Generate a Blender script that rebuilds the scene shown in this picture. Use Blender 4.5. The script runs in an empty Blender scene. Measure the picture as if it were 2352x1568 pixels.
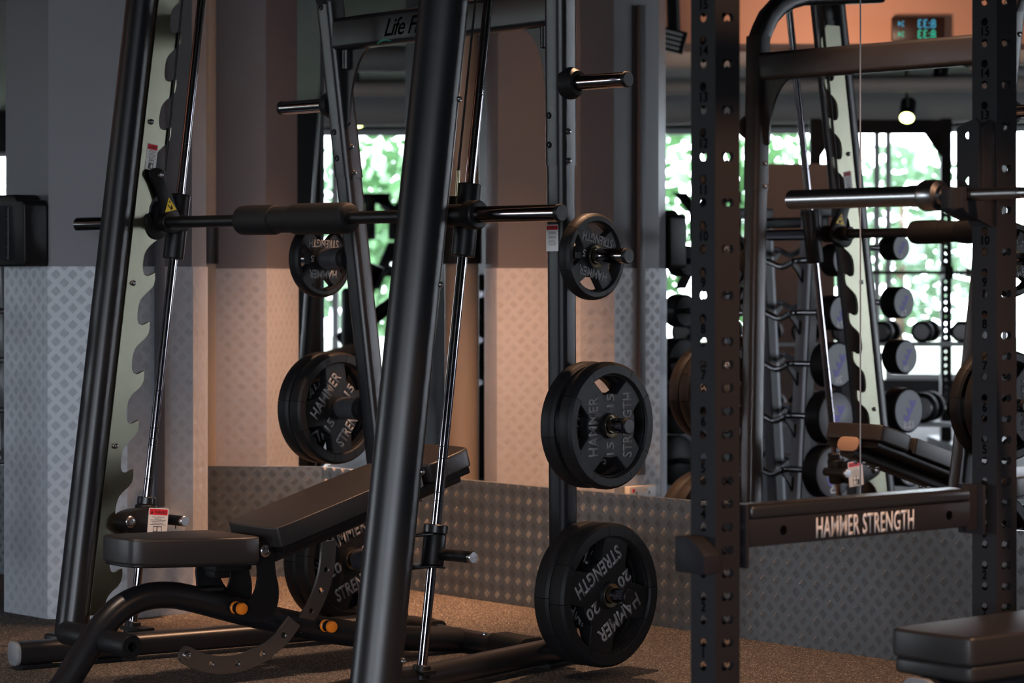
import bpy, bmesh, math, random
from mathutils import Vector, Matrix, Euler
random.seed(7)
SC = bpy.context.scene
COL = SC.collection
pi = math.pi
D2R = math.radians

# ------------------------------------------------------------------ camera, world, lights, exposure
H = 1.235
cam_d = bpy.data.cameras.new('camera')
cam = bpy.data.objects.new('camera', cam_d)
COL.objects.link(cam)
cam.location = (0, 0, H)
cam.rotation_euler = (pi / 2, 0, 0)
cam_d.sensor_width = 36
cam_d.lens = 6000 / 2352 * 36
cam_d.shift_y = -144 / 2352
cam_d.clip_end = 200
cam_d.dof.use_dof = True
cam_d.dof.focus_distance = 8.0
cam_d.dof.aperture_fstop = 4.5
SC.camera = cam
SC.view_settings.view_transform = 'Standard'
SC.view_settings.look = 'None'
SC.view_settings.gamma = 1.0
SC.view_settings.use_curve_mapping = False
SC.view_settings.exposure = 0.0
SC.cycles.use_denoising = True
SC.cycles.max_bounces = 10
SC.cycles.glossy_bounces = 6
SC.cycles.caustics_reflective = True
SC.cycles.caustics_refractive = False

world = bpy.data.worlds.new('overcast_sky')
SC.world = world
world.use_nodes = True
bg = world.node_tree.nodes['Background']
bg.inputs[0].default_value = (0.86, 0.89, 1.0, 1)
bg.inputs[1].default_value = 24.0


def light(name, kind, loc, aim, power, color, **kw):
    d = bpy.data.lights.new(name, kind)
    d.energy = power
    d.color = color
    for k, v in kw.items():
        setattr(d, k, v)
    o = bpy.data.objects.new(name, d)
    COL.objects.link(o)
    o.location = loc
    dv = Vector(aim) - Vector(loc)
    o.rotation_euler = dv.to_track_quat('-Z', 'Y').to_euler()
    return o


def portal(name, loc, aim, sx, sy):
    o = light(name, 'AREA', loc, aim, 1.0, (1, 1, 1), shape='RECTANGLE', size=sx, size_y=sy)
    o.data.cycles.is_portal = True
    return o


WARM = (1.0, 0.56, 0.33)
COOL = (0.70, 0.85, 1.0)
portal('daylight_side', (-15.9, 8.7, 1.5), (0, 8.7, 1.5), 7.0, 2.5)
portal('daylight_rear', (-8.1, -7.9, 1.5), (-8.1, 0, 1.5), 5.0, 2.5)
portal('daylight_rear_right', (-1.75, -7.9, 1.5), (-1.75, 0, 1.5), 5.5, 2.5)
# ceiling spots over the machine, then added fill spots; none has a housing
light('spot_wall', 'SPOT', (-0.50, 10.25, 3.05), (-0.62, 10.15, 0), 1050, (1.0, 0.47, 0.23), spot_size=D2R(50), spot_blend=1.0, shadow_soft_size=0.04)
light('spot_bench', 'SPOT', (0.42, 8.70, 3.05), (0.15, 8.25, 0), 360, WARM, spot_size=D2R(84), spot_blend=0.6, shadow_soft_size=0.04)
light('fill_front', 'SPOT', (-1.35, 7.35, 3.05), (-1.25, 7.9, 0), 130, (1.0, 0.74, 0.56), spot_size=D2R(62), spot_blend=0.8, shadow_soft_size=0.05)  # added fill that lifts the floor at front left
light('fill_rack', 'SPOT', (2.4, 4.3, 3.05), (0.6, 5.7, 0.8), 470, WARM, spot_size=D2R(46), spot_blend=0.6, shadow_soft_size=0.06)  # added warm fill that browns the near upright's right face
light('spot_soffit', 'SPOT', (-4.3, 8.7, 2.45), (-5.3, 8.7, 2.72), 36, (1.0, 0.62, 0.42), spot_size=D2R(110), spot_blend=0.6, shadow_soft_size=0.1)  # unseen spot added in mid-air to light the bulkhead

# ------------------------------------------------------------------ helpers: tags


def tag(o, label=None, cat=None, group=None, kind=None):
    if label: o['label'] = label
    if cat: o['category'] = cat
    if group: o['group'] = group
    if kind: o['kind'] = kind
    return o


def empty(name, loc, rz=0.0, label=None, cat=None, group=None):
    o = bpy.data.objects.new(name, None)
    COL.objects.link(o)
    o.location = loc
    o.rotation_euler = (0, 0, rz)
    o.empty_display_size = 0.1
    return tag(o, label, cat, group)


def obj(name, mesh, mat=None, parent=None, M=None):
    o = bpy.data.objects.new(name, mesh)
    COL.objects.link(o)
    if mat is not None:
        if len(mesh.materials) == 0:
            mesh.materials.append(mat)
        else:
            mesh.materials[0] = mat
    if parent is not None:
        o.parent = parent
    if M is not None:
        o.matrix_basis = M
    return o


def kids(o):
    return [c for c in KIDS.get(o.name, [])]


KIDS = {}


def copy_tree(o, parent=None):
    c = o.copy()
    COL.objects.link(c)
    if parent is not None:
        c.parent = parent
    for ch in list(o.children):
        copy_tree(ch, c)
    return c


# ------------------------------------------------------------------ helpers: meshes
class MB:
    def __init__(s):
        s.v, s.f, s.uv = [], [], {}

    def add(s, vs, fs, M=None):
        b = len(s.v)
        for p in vs:
            p = Vector(p)
            s.v.append(M @ p if M is not None else p)
        for f in fs:
            s.f.append(tuple(i + b for i in f))
        return s

    def box(s, c, d, M=None):
        x, y, z = c
        a, b, e = d[0] / 2, d[1] / 2, d[2] / 2
        vs = [(x + i * a, y + j * b, z + k * e) for i in (-1, 1) for j in (-1, 1) for k in (-1, 1)]
        fs = [(0, 1, 3, 2), (4, 6, 7, 5), (0, 4, 5, 1), (2, 3, 7, 6), (0, 2, 6, 4), (1, 5, 7, 3)]
        return s.add(vs, fs, M)

    def ring_tube(s, rings, caps=True):
        n = len(rings[0])
        b = len(s.v)
        for r in rings:
            s.v.extend(Vector(p) for p in r)
        for k in range(len(rings) - 1):
            for i in range(n):
                j = (i + 1) % n
                s.f.append((b + k * n + i, b + k * n + j, b + (k + 1) * n + j, b + (k + 1) * n + i))
        if caps:
            s.f.append(tuple(b + i for i in reversed(range(n))))
            e = b + (len(rings) - 1) * n
            s.f.append(tuple(e + i for i in range(n)))
        return s

    def tube(s, pts, r, n=20, up=(0, 0, 1), caps=True, radii=None):
        """r: number, or (ru, rv) ellipse / list of 2d section points; u = side axis, v = up axis"""
        pts = [Vector(p) for p in pts]
        if isinstance(r, list):
            sec = r
        else:
            ru, rv = (r, r) if not isinstance(r, tuple) else r
            sec = [(ru * math.cos(2 * pi * i / n), rv * math.sin(2 * pi * i / n)) for i in range(n)]
        rings = []
        for k, p in enumerate(pts):
            t = (pts[min(k + 1, len(pts) - 1)] - pts[max(k - 1, 0)]).normalized()
            u = t.cross(Vector(up))
            if u.length < 1e-5:
                u = t.cross(Vector((0, 1, 0)))
            u.normalize()
            v = u.cross(t).normalized()
            q = radii[k] if radii else 1.0
            rings.append([p + u * (a * q) + v * (b * q) for a, b in sec])
        # consistent outward winding
        rings = [list(reversed(x)) for x in rings]
        return s.ring_tube(rings, caps)

    def lathe(s, prof, o=(0, 0, 0), d=(0, 0, 1), n=32, a0=0.0, a1=None, capped=False):
        """prof: list of (radius, height along d)"""
        d = Vector(d).normalized()
        u = d.orthogonal().normalized()
        w = d.cross(u)
        o = Vector(o)
        full = a1 is None
        if full:
            a1 = a0 + 2 * pi
        m = n if full else n + 1
        b = len(s.v)
        for k in range(m):
            a = a0 + (a1 - a0) * k / n
            e = u * math.cos(a) + w * math.sin(a)
            for r, h in prof:
                s.v.append(o + e * r + d * h)
        q = len(prof)
        for k in range(n):
            k2 = (k + 1) % m
            for i in range(q - 1):
                s.f.append((b + k * q + i, b + k2 * q + i, b + k2 * q + i + 1, b + k * q + i + 1))
        if not full:
            s.f.append(tuple(b + i for i in range(q)))
            s.f.append(tuple(b + (m - 1) * q + i for i in reversed(range(q))))
        return s

    def cyl(s, p0, p1, r, n=20, bev=0.0):
        p0, p1 = Vector(p0), Vector(p1)
        L = (p1 - p0).length
        if bev:
            prof = [(0.0001, 0), (r - bev, 0), (r, bev), (r, L - bev), (r - bev, L), (0.0001, L)]
        else:
            prof = [(0.0001, 0), (r, 0), (r, L), (0.0001, L)]
        return s.lathe(prof, p0, p1 - p0, n)

    def prism(s, loop, t0, t1, M=None):
        n = len(loop)
        vs = [(a, b, t0) for a, b in loop] + [(a, b, t1) for a, b in loop]
        fs = [tuple(reversed(range(n))), tuple(range(n, 2 * n))]
        fs += [(i, (i + 1) % n, n + (i + 1) % n, n + i) for i in range(n)]
        return s.add(vs, fs, M)

    def mesh(s, name, bev=0.0, seg=2, smooth=True, ang=35, recalc=True):
        bm = bmesh.new()
        vs = [bm.verts.new(p) for p in s.v]
        for f in s.f:
            try:
                bm.faces.new([vs[i] for i in f])
            except ValueError:
                pass
        bmesh.ops.remove_doubles(bm, verts=bm.verts, dist=1e-5)
        bad = [f for f in bm.faces if f.calc_area() < 1e-12]
        if bad:
            bmesh.ops.delete(bm, geom=bad, context='FACES')
        if recalc:
            bmesh.ops.recalc_face_normals(bm, faces=bm.faces)
        if bev:
            es = [e for e in bm.edges if len(e.link_faces) == 2 and e.calc_face_angle(0) > D2R(32)]
            bmesh.ops.bevel(bm, geom=es, offset=bev, segments=seg, affect='EDGES', profile=0.5, clamp_overlap=True)
        me = bpy.data.meshes.new(name)
        bm.to_mesh(me)
        bm.free()
        if smooth:
            me.shade_smooth()
            me.set_sharp_from_angle(angle=D2R(ang))
        return me


def circle(cx, cy, r, n=20, a0=0.0):
    return [(cx + r * math.cos(a0 + 2 * pi * i / n), cy + r * math.sin(a0 + 2 * pi * i / n)) for i in range(n)]


def rrect(w, h, r, n=5):
    out = []
    for cx, cy, a in ((w / 2 - r, h / 2 - r, 0), (-w / 2 + r, h / 2 - r, 90), (-w / 2 + r, -h / 2 + r, 180), (w / 2 - r, -h / 2 + r, 270)):
        for k in range(n + 1):
            t = D2R(a + 90 * k / n)
            out.append((cx + r * math.cos(t), cy + r * math.sin(t)))
    return out


def smooth_loop(pts, it=2):
    for _ in range(it):
        q = []
        n = len(pts)
        for i in range(n):
            a, b = pts[i], pts[(i + 1) % n]
            q.append((a[0] * .75 + b[0] * .25, a[1] * .75 + b[1] * .25))
            q.append((a[0] * .25 + b[0] * .75, a[1] * .25 + b[1] * .75))
        pts = q
    return pts


def plate2d(name, loops, t, bev=0.0, smooth=True):
    """flat sheet in xy with holes (loops after the first), thickness t centred on z=0"""
    cu = bpy.data.curves.new(name, 'CURVE')
    cu.dimensions = '2D'
    cu.fill_mode = 'BOTH'
    cu.extrude = max(t / 2 - bev, 0.0)
    cu.bevel_depth = bev
    cu.bevel_resolution = 1
    for lp in loops:
        sp = cu.splines.new('POLY')
        sp.points.add(len(lp) - 1)
        for p, (x, y) in zip(sp.points, lp):
            p.co = (x, y, 0, 1)
        sp.use_cyclic_u = True
    o = bpy.data.objects.new('temporary', cu)
    me = bpy.data.meshes.new_from_object(o)
    bpy.data.objects.remove(o)
    bpy.data.curves.remove(cu)
    me.name = name
    bm = bmesh.new()
    bm.from_mesh(me)
    bmesh.ops.remove_doubles(bm, verts=bm.verts, dist=1e-5)
    bmesh.ops.recalc_face_normals(bm, faces=bm.faces)
    bm.to_mesh(me)
    bm.free()
    if smooth:
        me.shade_smooth()
        me.set_sharp_from_angle(angle=D2R(17))
    return me


def text_mesh(s, height, extrude=0.0005, bold=0.0, xs=1.0, shear=0.0, spacing=1.0, align='CENTER'):
    """letters in the xy plane, cap height = height, baseline-centred on y"""
    cu = bpy.data.curves.new('lettering', 'FONT')
    cu.body = s
    cu.size = 1.0
    cu.extrude = 0.0
    cu.offset = bold
    cu.shear = shear
    cu.space_character = spacing
    cu.align_x = align
    cu.resolution_u = 3
    o = bpy.data.objects.new('temporary', cu)
    me = bpy.data.meshes.new_from_object(o)
    bpy.data.objects.remove(o)
    bpy.data.curves.remove(cu)
    k = height / 0.70
    bm = bmesh.new()
    bm.from_mesh(me)
    if extrude > 0:
        r = bmesh.ops.extrude_face_region(bm, geom=list(bm.faces))
        vs = [g for g in r['geom'] if isinstance(g, bmesh.types.BMVert)]
        bmesh.ops.translate(bm, verts=vs, vec=(0, 0, extrude / k))
    for v in bm.verts:
        v.co.x *= k * xs
        v.co.y = (v.co.y - 0.35) * k
        v.co.z *= k
    bmesh.ops.recalc_face_normals(bm, faces=bm.faces)
    bm.to_mesh(me)
    bm.free()
    return me


def join_meshes(parts, name):
    """parts: list of (mesh, matrix)"""
    bm = bmesh.new()
    for me, M in parts:
        t = me.copy()
        t.transform(M)
        bm.from_mesh(t)
        bpy.data.meshes.remove(t)
    out = bpy.data.meshes.new(name)
    bm.to_mesh(out)
    bm.free()
    return out


def basis(o, ex, ey, ez):
    M = Matrix.Identity(4)
    for i, e in enumerate((ex, ey, ez)):
        for j in range(3):
            M[j][i] = e[j]
    for j in range(3):
        M[j][3] = o[j]
    return M


T = Matrix.Translation

# ------------------------------------------------------------------ materials
MATS = {}


def mat(name, col, rough=0.5, metal=0.0, spec=0.5, coat=0.0, bump=None, noise=None, emit=None):
    if name in MATS:
        return MATS[name]
    m = bpy.data.materials.new(name)
    m.use_nodes = True
    nt = m.node_tree
    b = nt.nodes['Principled BSDF']
    b.inputs['Base Color'].default_value = (*col, 1)
    b.inputs['Roughness'].default_value = rough
    b.inputs['Metallic'].default_value = metal
    b.inputs['Specular IOR Level'].default_value = spec
    b.inputs['Coat Weight'].default_value = coat
    if emit:
        b.inputs['Emission Color'].default_value = (*emit[0], 1)
        b.inputs['Emission Strength'].default_value = emit[1]
    tc = nt.nodes.new('ShaderNodeTexCoord')
    if noise:   # (scale, amount): gentle wear in colour and roughness
        n = nt.nodes.new('ShaderNodeTexNoise')
        n.inputs['Scale'].default_value = noise[0]
        n.inputs['Detail'].default_value = 4
        nt.links.new(tc.outputs['Object'], n.inputs['Vector'])
        mx = nt.nodes.new('ShaderNodeMix')
        mx.data_type = 'RGBA'
        a = noise[1]
        mx.inputs[6].default_value = (*[c * (1 - a) for c in col], 1)
        mx.inputs[7].default_value = (*[min(1, c * (1 + a)) for c in col], 1)
        nt.links.new(n.outputs['Fac'], mx.inputs[0])
        nt.links.new(mx.outputs[2], b.inputs['Base Color'])
        mr = nt.nodes.new('ShaderNodeMapRange')
        mr.inputs['To Min'].default_value = max(0, rough - 0.06)
        mr.inputs['To Max'].default_value = min(1, rough + 0.06)
        nt.links.new(n.outputs['Fac'], mr.inputs['Value'])
        nt.links.new(mr.outputs[0], b.inputs['Roughness'])
    if bump:    # (scale, strength)
        n = nt.nodes.new('ShaderNodeTexNoise')
        n.inputs['Scale'].default_value = bump[0]
        n.inputs['Detail'].default_value = 3
        nt.links.new(tc.outputs['Object'], n.inputs['Vector'])
        bp = nt.nodes.new('ShaderNodeBump')
        bp.inputs['Strength'].default_value = bump[1]
        bp.inputs['Distance'].default_value = 0.001
        nt.links.new(n.outputs['Fac'], bp.inputs['Height'])
        nt.links.new(bp.outputs[0], b.inputs['Normal'])
    MATS[name] = m
    return m


def math_node(nt, op, a, b=None, c=None):
    n = nt.nodes.new('ShaderNodeMath')
    n.operation = op
    for i, x in enumerate((a, b, c)):
        if x is None:
            continue
        if isinstance(x, (int, float)):
            n.inputs[i].default_value = x
        else:
            nt.links.new(x, n.inputs[i])
    return n.outputs[0]


def tread_mat(name, col, rough=0.35, metal=0.0, spec=0.5, pitch=0.061, strength=1.0):
    """five-bar tread plate: groups of short raised bars, alternating diagonals, laid out in UV metres"""
    m = bpy.data.materials.new(name)
    m.use_nodes = True
    nt = m.node_tree
    b = nt.nodes['Principled BSDF']
    b.inputs['Metallic'].default_value = metal
    b.inputs['Specular IOR Level'].default_value = spec
    uv = nt.nodes.new('ShaderNodeUVMap')
    sep = nt.nodes.new('ShaderNodeSeparateXYZ')
    nt.links.new(uv.outputs[0], sep.inputs[0])
    U = math_node(nt, 'DIVIDE', sep.outputs[0], pitch)
    V = math_node(nt, 'DIVIDE', sep.outputs[1], pitch)

    def group(off, sgn):
        u = math_node(nt, 'SUBTRACT', math_node(nt, 'FRACT', math_node(nt, 'ADD', U, 50.5 + off)), 0.5)
        v = math_node(nt, 'SUBTRACT', math_node(nt, 'FRACT', math_node(nt, 'ADD', V, 50.5 + off)), 0.5)
        # a runs along the bars, c across them
        a = math_node(nt, 'MULTIPLY', math_node(nt, 'ADD', u, math_node(nt, 'MULTIPLY', v, sgn)), 0.7071)
        c = math_node(nt, 'MULTIPLY', math_node(nt, 'SUBTRACT', v, math_node(nt, 'MULTIPLY', u, sgn)), 0.7071)
        inside = math_node(nt, 'MULTIPLY',
                           math_node(nt, 'LESS_THAN', math_node(nt, 'ABSOLUTE', a), 0.215),
                           math_node(nt, 'LESS_THAN', math_node(nt, 'ABSOLUTE', c), 0.225))
        st = math_node(nt, 'COSINE', math_node(nt, 'MULTIPLY', c, 2 * pi / 0.09))
        st = math_node(nt, 'MAXIMUM', math_node(nt, 'MULTIPLY_ADD', st, 0.9, 0.1), 0.0)
        taper = math_node(nt, 'SUBTRACT', 1.0, math_node(nt, 'POWER', math_node(nt, 'MULTIPLY', math_node(nt, 'ABSOLUTE', a), 4.6), 3.0))
        return math_node(nt, 'MULTIPLY', math_node(nt, 'MULTIPLY', inside, st), math_node(nt, 'MAXIMUM', taper, 0.0))
    hgt = math_node(nt, 'MAXIMUM', group(0.0, 1.0), group(0.5, -1.0))
    bp = nt.nodes.new('ShaderNodeBump')
    bp.inputs['Strength'].default_value = strength
    bp.inputs['Distance'].default_value = 0.004
    nt.links.new(hgt, bp.inputs['Height'])
    nt.links.new(bp.outputs[0], b.inputs['Normal'])
    tc = nt.nodes.new('ShaderNodeTexCoord')
    n = nt.nodes.new('ShaderNodeTexNoise')
    n.inputs['Scale'].default_value = 2.2
    n.inputs['Detail'].default_value = 4
    nt.links.new(tc.outputs['Object'], n.inputs['Vector'])
    mx = nt.nodes.new('ShaderNodeMix')
    mx.data_type = 'RGBA'
    mx.inputs[6].default_value = (*[c * 0.85 for c in col], 1)
    mx.inputs[7].default_value = (*[c * 1.15 for c in col], 1)
    nt.links.new(n.outputs['Fac'], mx.inputs[0])
    nt.links.new(mx.outputs[2], b.inputs['Base Color'])
    b.inputs['Roughness'].default_value = rough
    return m


def floor_mat():
    m = bpy.data.materials.new('speckled_rubber_floor')
    m.use_nodes = True
    nt = m.node_tree
    b = nt.nodes['Principled BSDF']
    tc = nt.nodes.new('ShaderNodeTexCoord')
    n = nt.nodes.new('ShaderNodeTexNoise')
    n.inputs['Scale'].default_value = 120
    n.inputs['Detail'].default_value = 3
    nt.links.new(tc.outputs['Object'], n.inputs['Vector'])
    base = nt.nodes.new('ShaderNodeValToRGB')
    e = base.color_ramp.elements
    e[0].position, e[0].color = 0.35, (0.023, 0.021, 0.021, 1)
    e[1].position, e[1].color = 0.70, (0.068, 0.060, 0.056, 1)
    nt.links.new(n.outputs['Fac'], base.inputs['Fac'])
    col = base.outputs[0]
    for scale, thr, tint in ((170, 0.80, (0.30, 0.27, 0.24, 1)), (300, 0.84, (0.46, 0.42, 0.38, 1))):
        v = nt.nodes.new('ShaderNodeTexVoronoi')
        v.inputs['Scale'].default_value = scale
        nt.links.new(tc.outputs['Object'], v.inputs['Vector'])
        sp = nt.nodes.new('ShaderNodeSeparateColor')
        nt.links.new(v.outputs['Color'], sp.inputs[0])
        f = math_node(nt, 'MULTIPLY', math_node(nt, 'GREATER_THAN', sp.outputs[0], thr), math_node(nt, 'LESS_THAN', v.outputs['Distance'], 0.42))
        mx = nt.nodes.new('ShaderNodeMix')
        mx.data_type = 'RGBA'
        nt.links.new(f, mx.inputs[0])
        nt.links.new(col, mx.inputs[6])
        mx.inputs[7].default_value = tint
        col = mx.outputs[2]
    nt.links.new(col, b.inputs['Base Color'])
    b.inputs['Roughness'].default_value = 0.8
    b.inputs['Specular IOR Level'].default_value = 0.3
    bp = nt.nodes.new('ShaderNodeBump')
    bp.inputs['Strength'].default_value = 0.5
    bp.inputs['Distance'].default_value = 0.002
    nt.links.new(n.outputs['Fac'], bp.inputs['Height'])
    nt.links.new(bp.outputs[0], b.inputs['Normal'])
    return m


def pane_mat():
    m = bpy.data.materials.new('window_pane_glass')
    m.use_nodes = True
    nt = m.node_tree
    nt.nodes.clear()
    out = nt.nodes.new('ShaderNodeOutputMaterial')
    tr = nt.nodes.new('ShaderNodeBsdfTransparent')
    tr.inputs[0].default_value = (0.93, 0.95, 0.95, 1)
    gl = nt.nodes.new('ShaderNodeBsdfGlossy')
    gl.inputs['Roughness'].default_value = 0.02
    mx = nt.nodes.new('ShaderNodeMixShader')
    mx.inputs[0].default_value = 0.06
    nt.links.new(tr.outputs[0], mx.inputs[1])
    nt.links.new(gl.outputs[0], mx.inputs[2])
    nt.links.new(mx.outputs[0], out.inputs[0])
    return m


M_TUBE = mat('satin_black_paint', (0.010, 0.010, 0.012), 0.34, 0, 0.50, noise=(3, 0.1), bump=(600, 0.05))
M_BLACK = mat('matte_black_paint', (0.006, 0.006, 0.007), 0.45, 0, 0.3)
M_RACK = mat('charcoal_powder_coat', (0.019, 0.018, 0.020), 0.5, 0, 0.08, bump=(500, 0.08))
M_RUB = mat('black_rubber', (0.009, 0.009, 0.010), 0.5, 0, 0.22, bump=(900, 0.1))
M_FOAM = mat('black_foam', (0.008, 0.008, 0.009), 0.65, 0, 0.25, bump=(700, 0.1))
M_CHROME = mat('polished_chrome', (0.30, 0.285, 0.31), 0.10, 1.0)
M_STEEL = mat('brushed_steel', (0.42, 0.41, 0.42), 0.27, 1.0)
M_DSTEEL = mat('dull_steel', (0.30, 0.29, 0.29), 0.35, 1.0)
M_ZINC = mat('zinc_plated_steel', (0.16, 0.158, 0.118), 0.30, 1.0, noise=(5, 0.25))
M_VINYL = mat('black_vinyl', (0.022, 0.020, 0.020), 0.42, 0, 0.5, bump=(350, 0.25))
M_ORANGE = mat('orange_plastic', (0.95, 0.24, 0.015), 0.4)
M_WHITE = mat('white_sticker', (0.72, 0.72, 0.72), 0.5)
M_RED = mat('red_sticker', (0.65, 0.02, 0.04), 0.5)
M_INK = mat('black_ink', (0.012, 0.012, 0.012), 0.6)
M_YEL = mat('yellow_sticker', (0.85, 0.60, 0.04), 0.5)
M_LETTER = mat('grey_raised_lettering', (0.20, 0.20, 0.21), 0.5)
M_WLETTER = mat('white_lettering', (0.62, 0.60, 0.60), 0.5)
M_DLETTER = mat('dark_lettering', (0.002, 0.002, 0.002), 0.7, 0, 0.0)
M_GREYCAP = mat('grey_plastic_cap', (0.22, 0.23, 0.245), 0.45, noise=(30, 0.1))
M_DCAP = mat('dark_grey_plastic', (0.05, 0.052, 0.06), 0.45)
M_MIRROR = mat('mirror_glass', (0.88, 0.89, 0.90), 0.0, 1.0)
M_PILLAR = mat('grey_blue_paint', (0.095, 0.094, 0.108), 0.45, noise=(1.5, 0.1))
M_PIPE = mat('tan_painted_pipe', (0.30, 0.26, 0.22), 0.4)
M_TREAD = tread_mat('grey_painted_tread_plate', (0.42, 0.445, 0.49), 0.36, strength=0.6)
M_TREADW = tread_mat('dark_tread_plate', (0.105, 0.130, 0.150), 0.30)
M_WALL = mat('dark_grey_wall', (0.05, 0.05, 0.052), 0.8, 0, 0.1)
M_CEIL = mat('black_painted_ceiling', (0.022, 0.022, 0.023), 0.8)
M_DUCT = mat('light_grey_duct', (0.66, 0.68, 0.68), 0.4)
M_GLASS = pane_mat()
M_FRAME = mat('white_window_frame', (0.6, 0.62, 0.62), 0.4)
M_SOFFIT = mat('orange_painted_soffit', (0.85, 0.46, 0.32), 0.6)
M_BROWN = mat('brown_wood_panel', (0.20, 0.135, 0.11), 0.5, noise=(4, 0.25))
M_LEAF = mat('green_leaves', (0.07, 0.17, 0.06), 0.6)
M_LEAF2 = mat('pale_green_leaves', (0.13, 0.23, 0.13), 0.6)
M_BARK = mat('brown_bark', (0.12, 0.08, 0.05), 0.8)
M_URE = mat('grey_urethane_end', (0.13, 0.14, 0.16), 0.45)
M_PURPLE = mat('violet_print', (0.10, 0.07, 0.42), 0.5)
M_LAMP = mat('spot_lamp_face', (1, 0.9, 0.5), 0.4, emit=((0.9, 1.0, 0.35), 9.0))
M_LEDG = mat('green_led', (0.02, 0.3, 0.2), 0.4, emit=((0.05, 0.75, 0.5), 0.55))
M_LEDB = mat('blue_led', (0.02, 0.2, 0.3), 0.4, emit=((0.08, 0.5, 0.8), 0.6))
M_TAN = mat('tan_vinyl', (0.34, 0.22, 0.155), 0.5)
M_BRASS = mat('brass_hub_ring', (0.52, 0.46, 0.30), 0.3, 1.0)
M_OUTLET = mat('white_plastic', (0.62, 0.64, 0.62), 0.4)

# ------------------------------------------------------------------ geometry frames of the place
PHW = 49.4                                  # the mirrored back wall runs at this angle
NW = (math.sin(D2R(PHW)), math.cos(D2R(PHW)))
AW = (NW[1], -NW[0])
DW = 6.452
EPS = D2R(4.6)                              # the left wall
NL = (math.sin(EPS), math.cos(EPS))
AL = (NL[1], -NL[0])
DL = -1.2 * NL[0] + 10.86 * NL[1]
det = NW[0] * NL[1] - NW[1] * NL[0]
CORN = ((DW * NL[1] - NW[1] * DL) / det, (NW[0] * DL - DW * NL[0]) / det)
ZC = 3.2


def quad_uv(o, ex, ey, w, h, name):
    """one flat rectangle with UVs in metres"""
    me = bpy.data.meshes.new(name)
    o, ex, ey = Vector(o), Vector(ex), Vector(ey)
    me.from_pydata([o, o + ex * w, o + ex * w + ey * h, o + ey * h], [], [(0, 1, 2, 3)])
    l = me.uv_layers.new()
    for i, c in enumerate(((0, 0), (w, 0), (w, h), (0, h))):
        l.data[i].uv = c
    return me


def slab_uv(o, ex, n, w, z0, z1, t, name, u0=0.0):
    """upright slab: front face at o running along ex, thickness t behind (direction n); UV in metres on the front"""
    ex, n = Vector((*ex, 0)), Vector((*n, 0))
    o = Vector((o[0], o[1], 0))
    me = bpy.data.meshes.new(name)
    vs = []
    for d in (0, t):
        for a, z in ((0, z0), (w, z0), (w, z1), (0, z1)):
            vs.append(o + ex * a + n * d + Vector((0, 0, z)))
    fs = [(0, 1, 2, 3), (5, 4, 7, 6), (4, 0, 3, 7), (1, 5, 6, 2), (3, 2, 6, 7), (4, 5, 1, 0)]
    me.from_pydata(vs, [], fs)
    l = me.uv_layers.new()
    cs = {0: (u0, z0), 1: (u0 + w, z0), 2: (u0 + w, z1), 3: (u0, z1), 4: (u0, z0), 5: (u0 + w, z0), 6: (u0 + w, z1), 7: (u0, z1)}
    for p in me.polygons:
        for li in p.loop_indices:
            l.data[li].uv = cs[me.loops[li].vertex_index]
    return me


def struct(name, me, m):
    return tag(obj(name, me, m), kind='structure')


# floor, ceiling
struct('floor', quad_uv((-17, -9, 0), (1, 0, 0), (0, 1, 0), 26, 23, 'floor'), floor_mat())
struct('ceiling', MB().box((-4, 2.5, ZC + 0.1), (26, 23, 0.2)).mesh('ceiling'), M_CEIL)

# back wall: wainscot of tread plate, mirrors above it, plain wall behind
ZW = 0.457
LB = 10.2
wb = MB()
o = Vector((*CORN, 0)) + Vector((*NW, 0)) * 0.0
fr = basis((CORN[0] + NW[0] * 0.03, CORN[1] + NW[1] * 0.03, 0), (*AW, 0), (*NW, 0), (0, 0, 1))
wb.box((LB / 2, 0.08, ZC / 2), (LB, 0.16, ZC), fr)
struct('wall_back', wb.mesh('wall_back'), M_WALL)
WT = 0.045
obj_w = struct('trim_1', slab_uv((CORN[0] - NW[0] * 0.012, CORN[1] - NW[1] * 0.012), AW, NW, LB, 0, ZW, 0.03, 'wainscot_back'), M_TREADW)
tag(obj_w, 'dark tread plate wainscot below the mirrors on the right wall', 'wainscot')
wl = MB()
fl = basis((CORN[0] + NL[0] * 0.03, CORN[1] + NL[1] * 0.03, 0), (-AL[0], -AL[1], 0), (*NL, 0), (0, 0, 1))
LL = 15.6
wl.box((LL / 2, 0.08, ZC / 2), (LL, 0.16, ZC), fl)
struct('wall_left', wl.mesh('wall_left'), M_WALL)
obj_w = struct('trim_2', slab_uv((CORN[0] - AL[0] * 3.2 - NL[0] * 0.012, CORN[1] - AL[1] * 3.2 - NL[1] * 0.012), AL, NL, 3.2, 0, ZW, 0.03, 'wainscot_left'), M_TREADW)
tag(obj_w, 'dark tread plate wainscot behind the grey pillar', 'wainscot')

# mirror panels (on the back wall, seams between them)
def mirror_panel(o, ex, n, a0, a1, label):
    me = slab_uv((o[0] + ex[0] * a0, o[1] + ex[1] * a0), ex, n, a1 - a0 - 0.003, ZW, 3.05, 0.006, 'wall_mirror')
    r = obj('wall_mirror', me, M_MIRROR)
    tag(r, label, 'mirror', 'wall mirrors above the tread plate')
    return r


def along_wall(px):
    """distance from the corner along the back wall of the upright line seen at image column px"""
    k = (px - 1176) / 6000
    t = DW / (k * NW[0] + NW[1])
    return (k * t - CORN[0]) * AW[0] + (t - CORN[1]) * AW[1]


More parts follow.
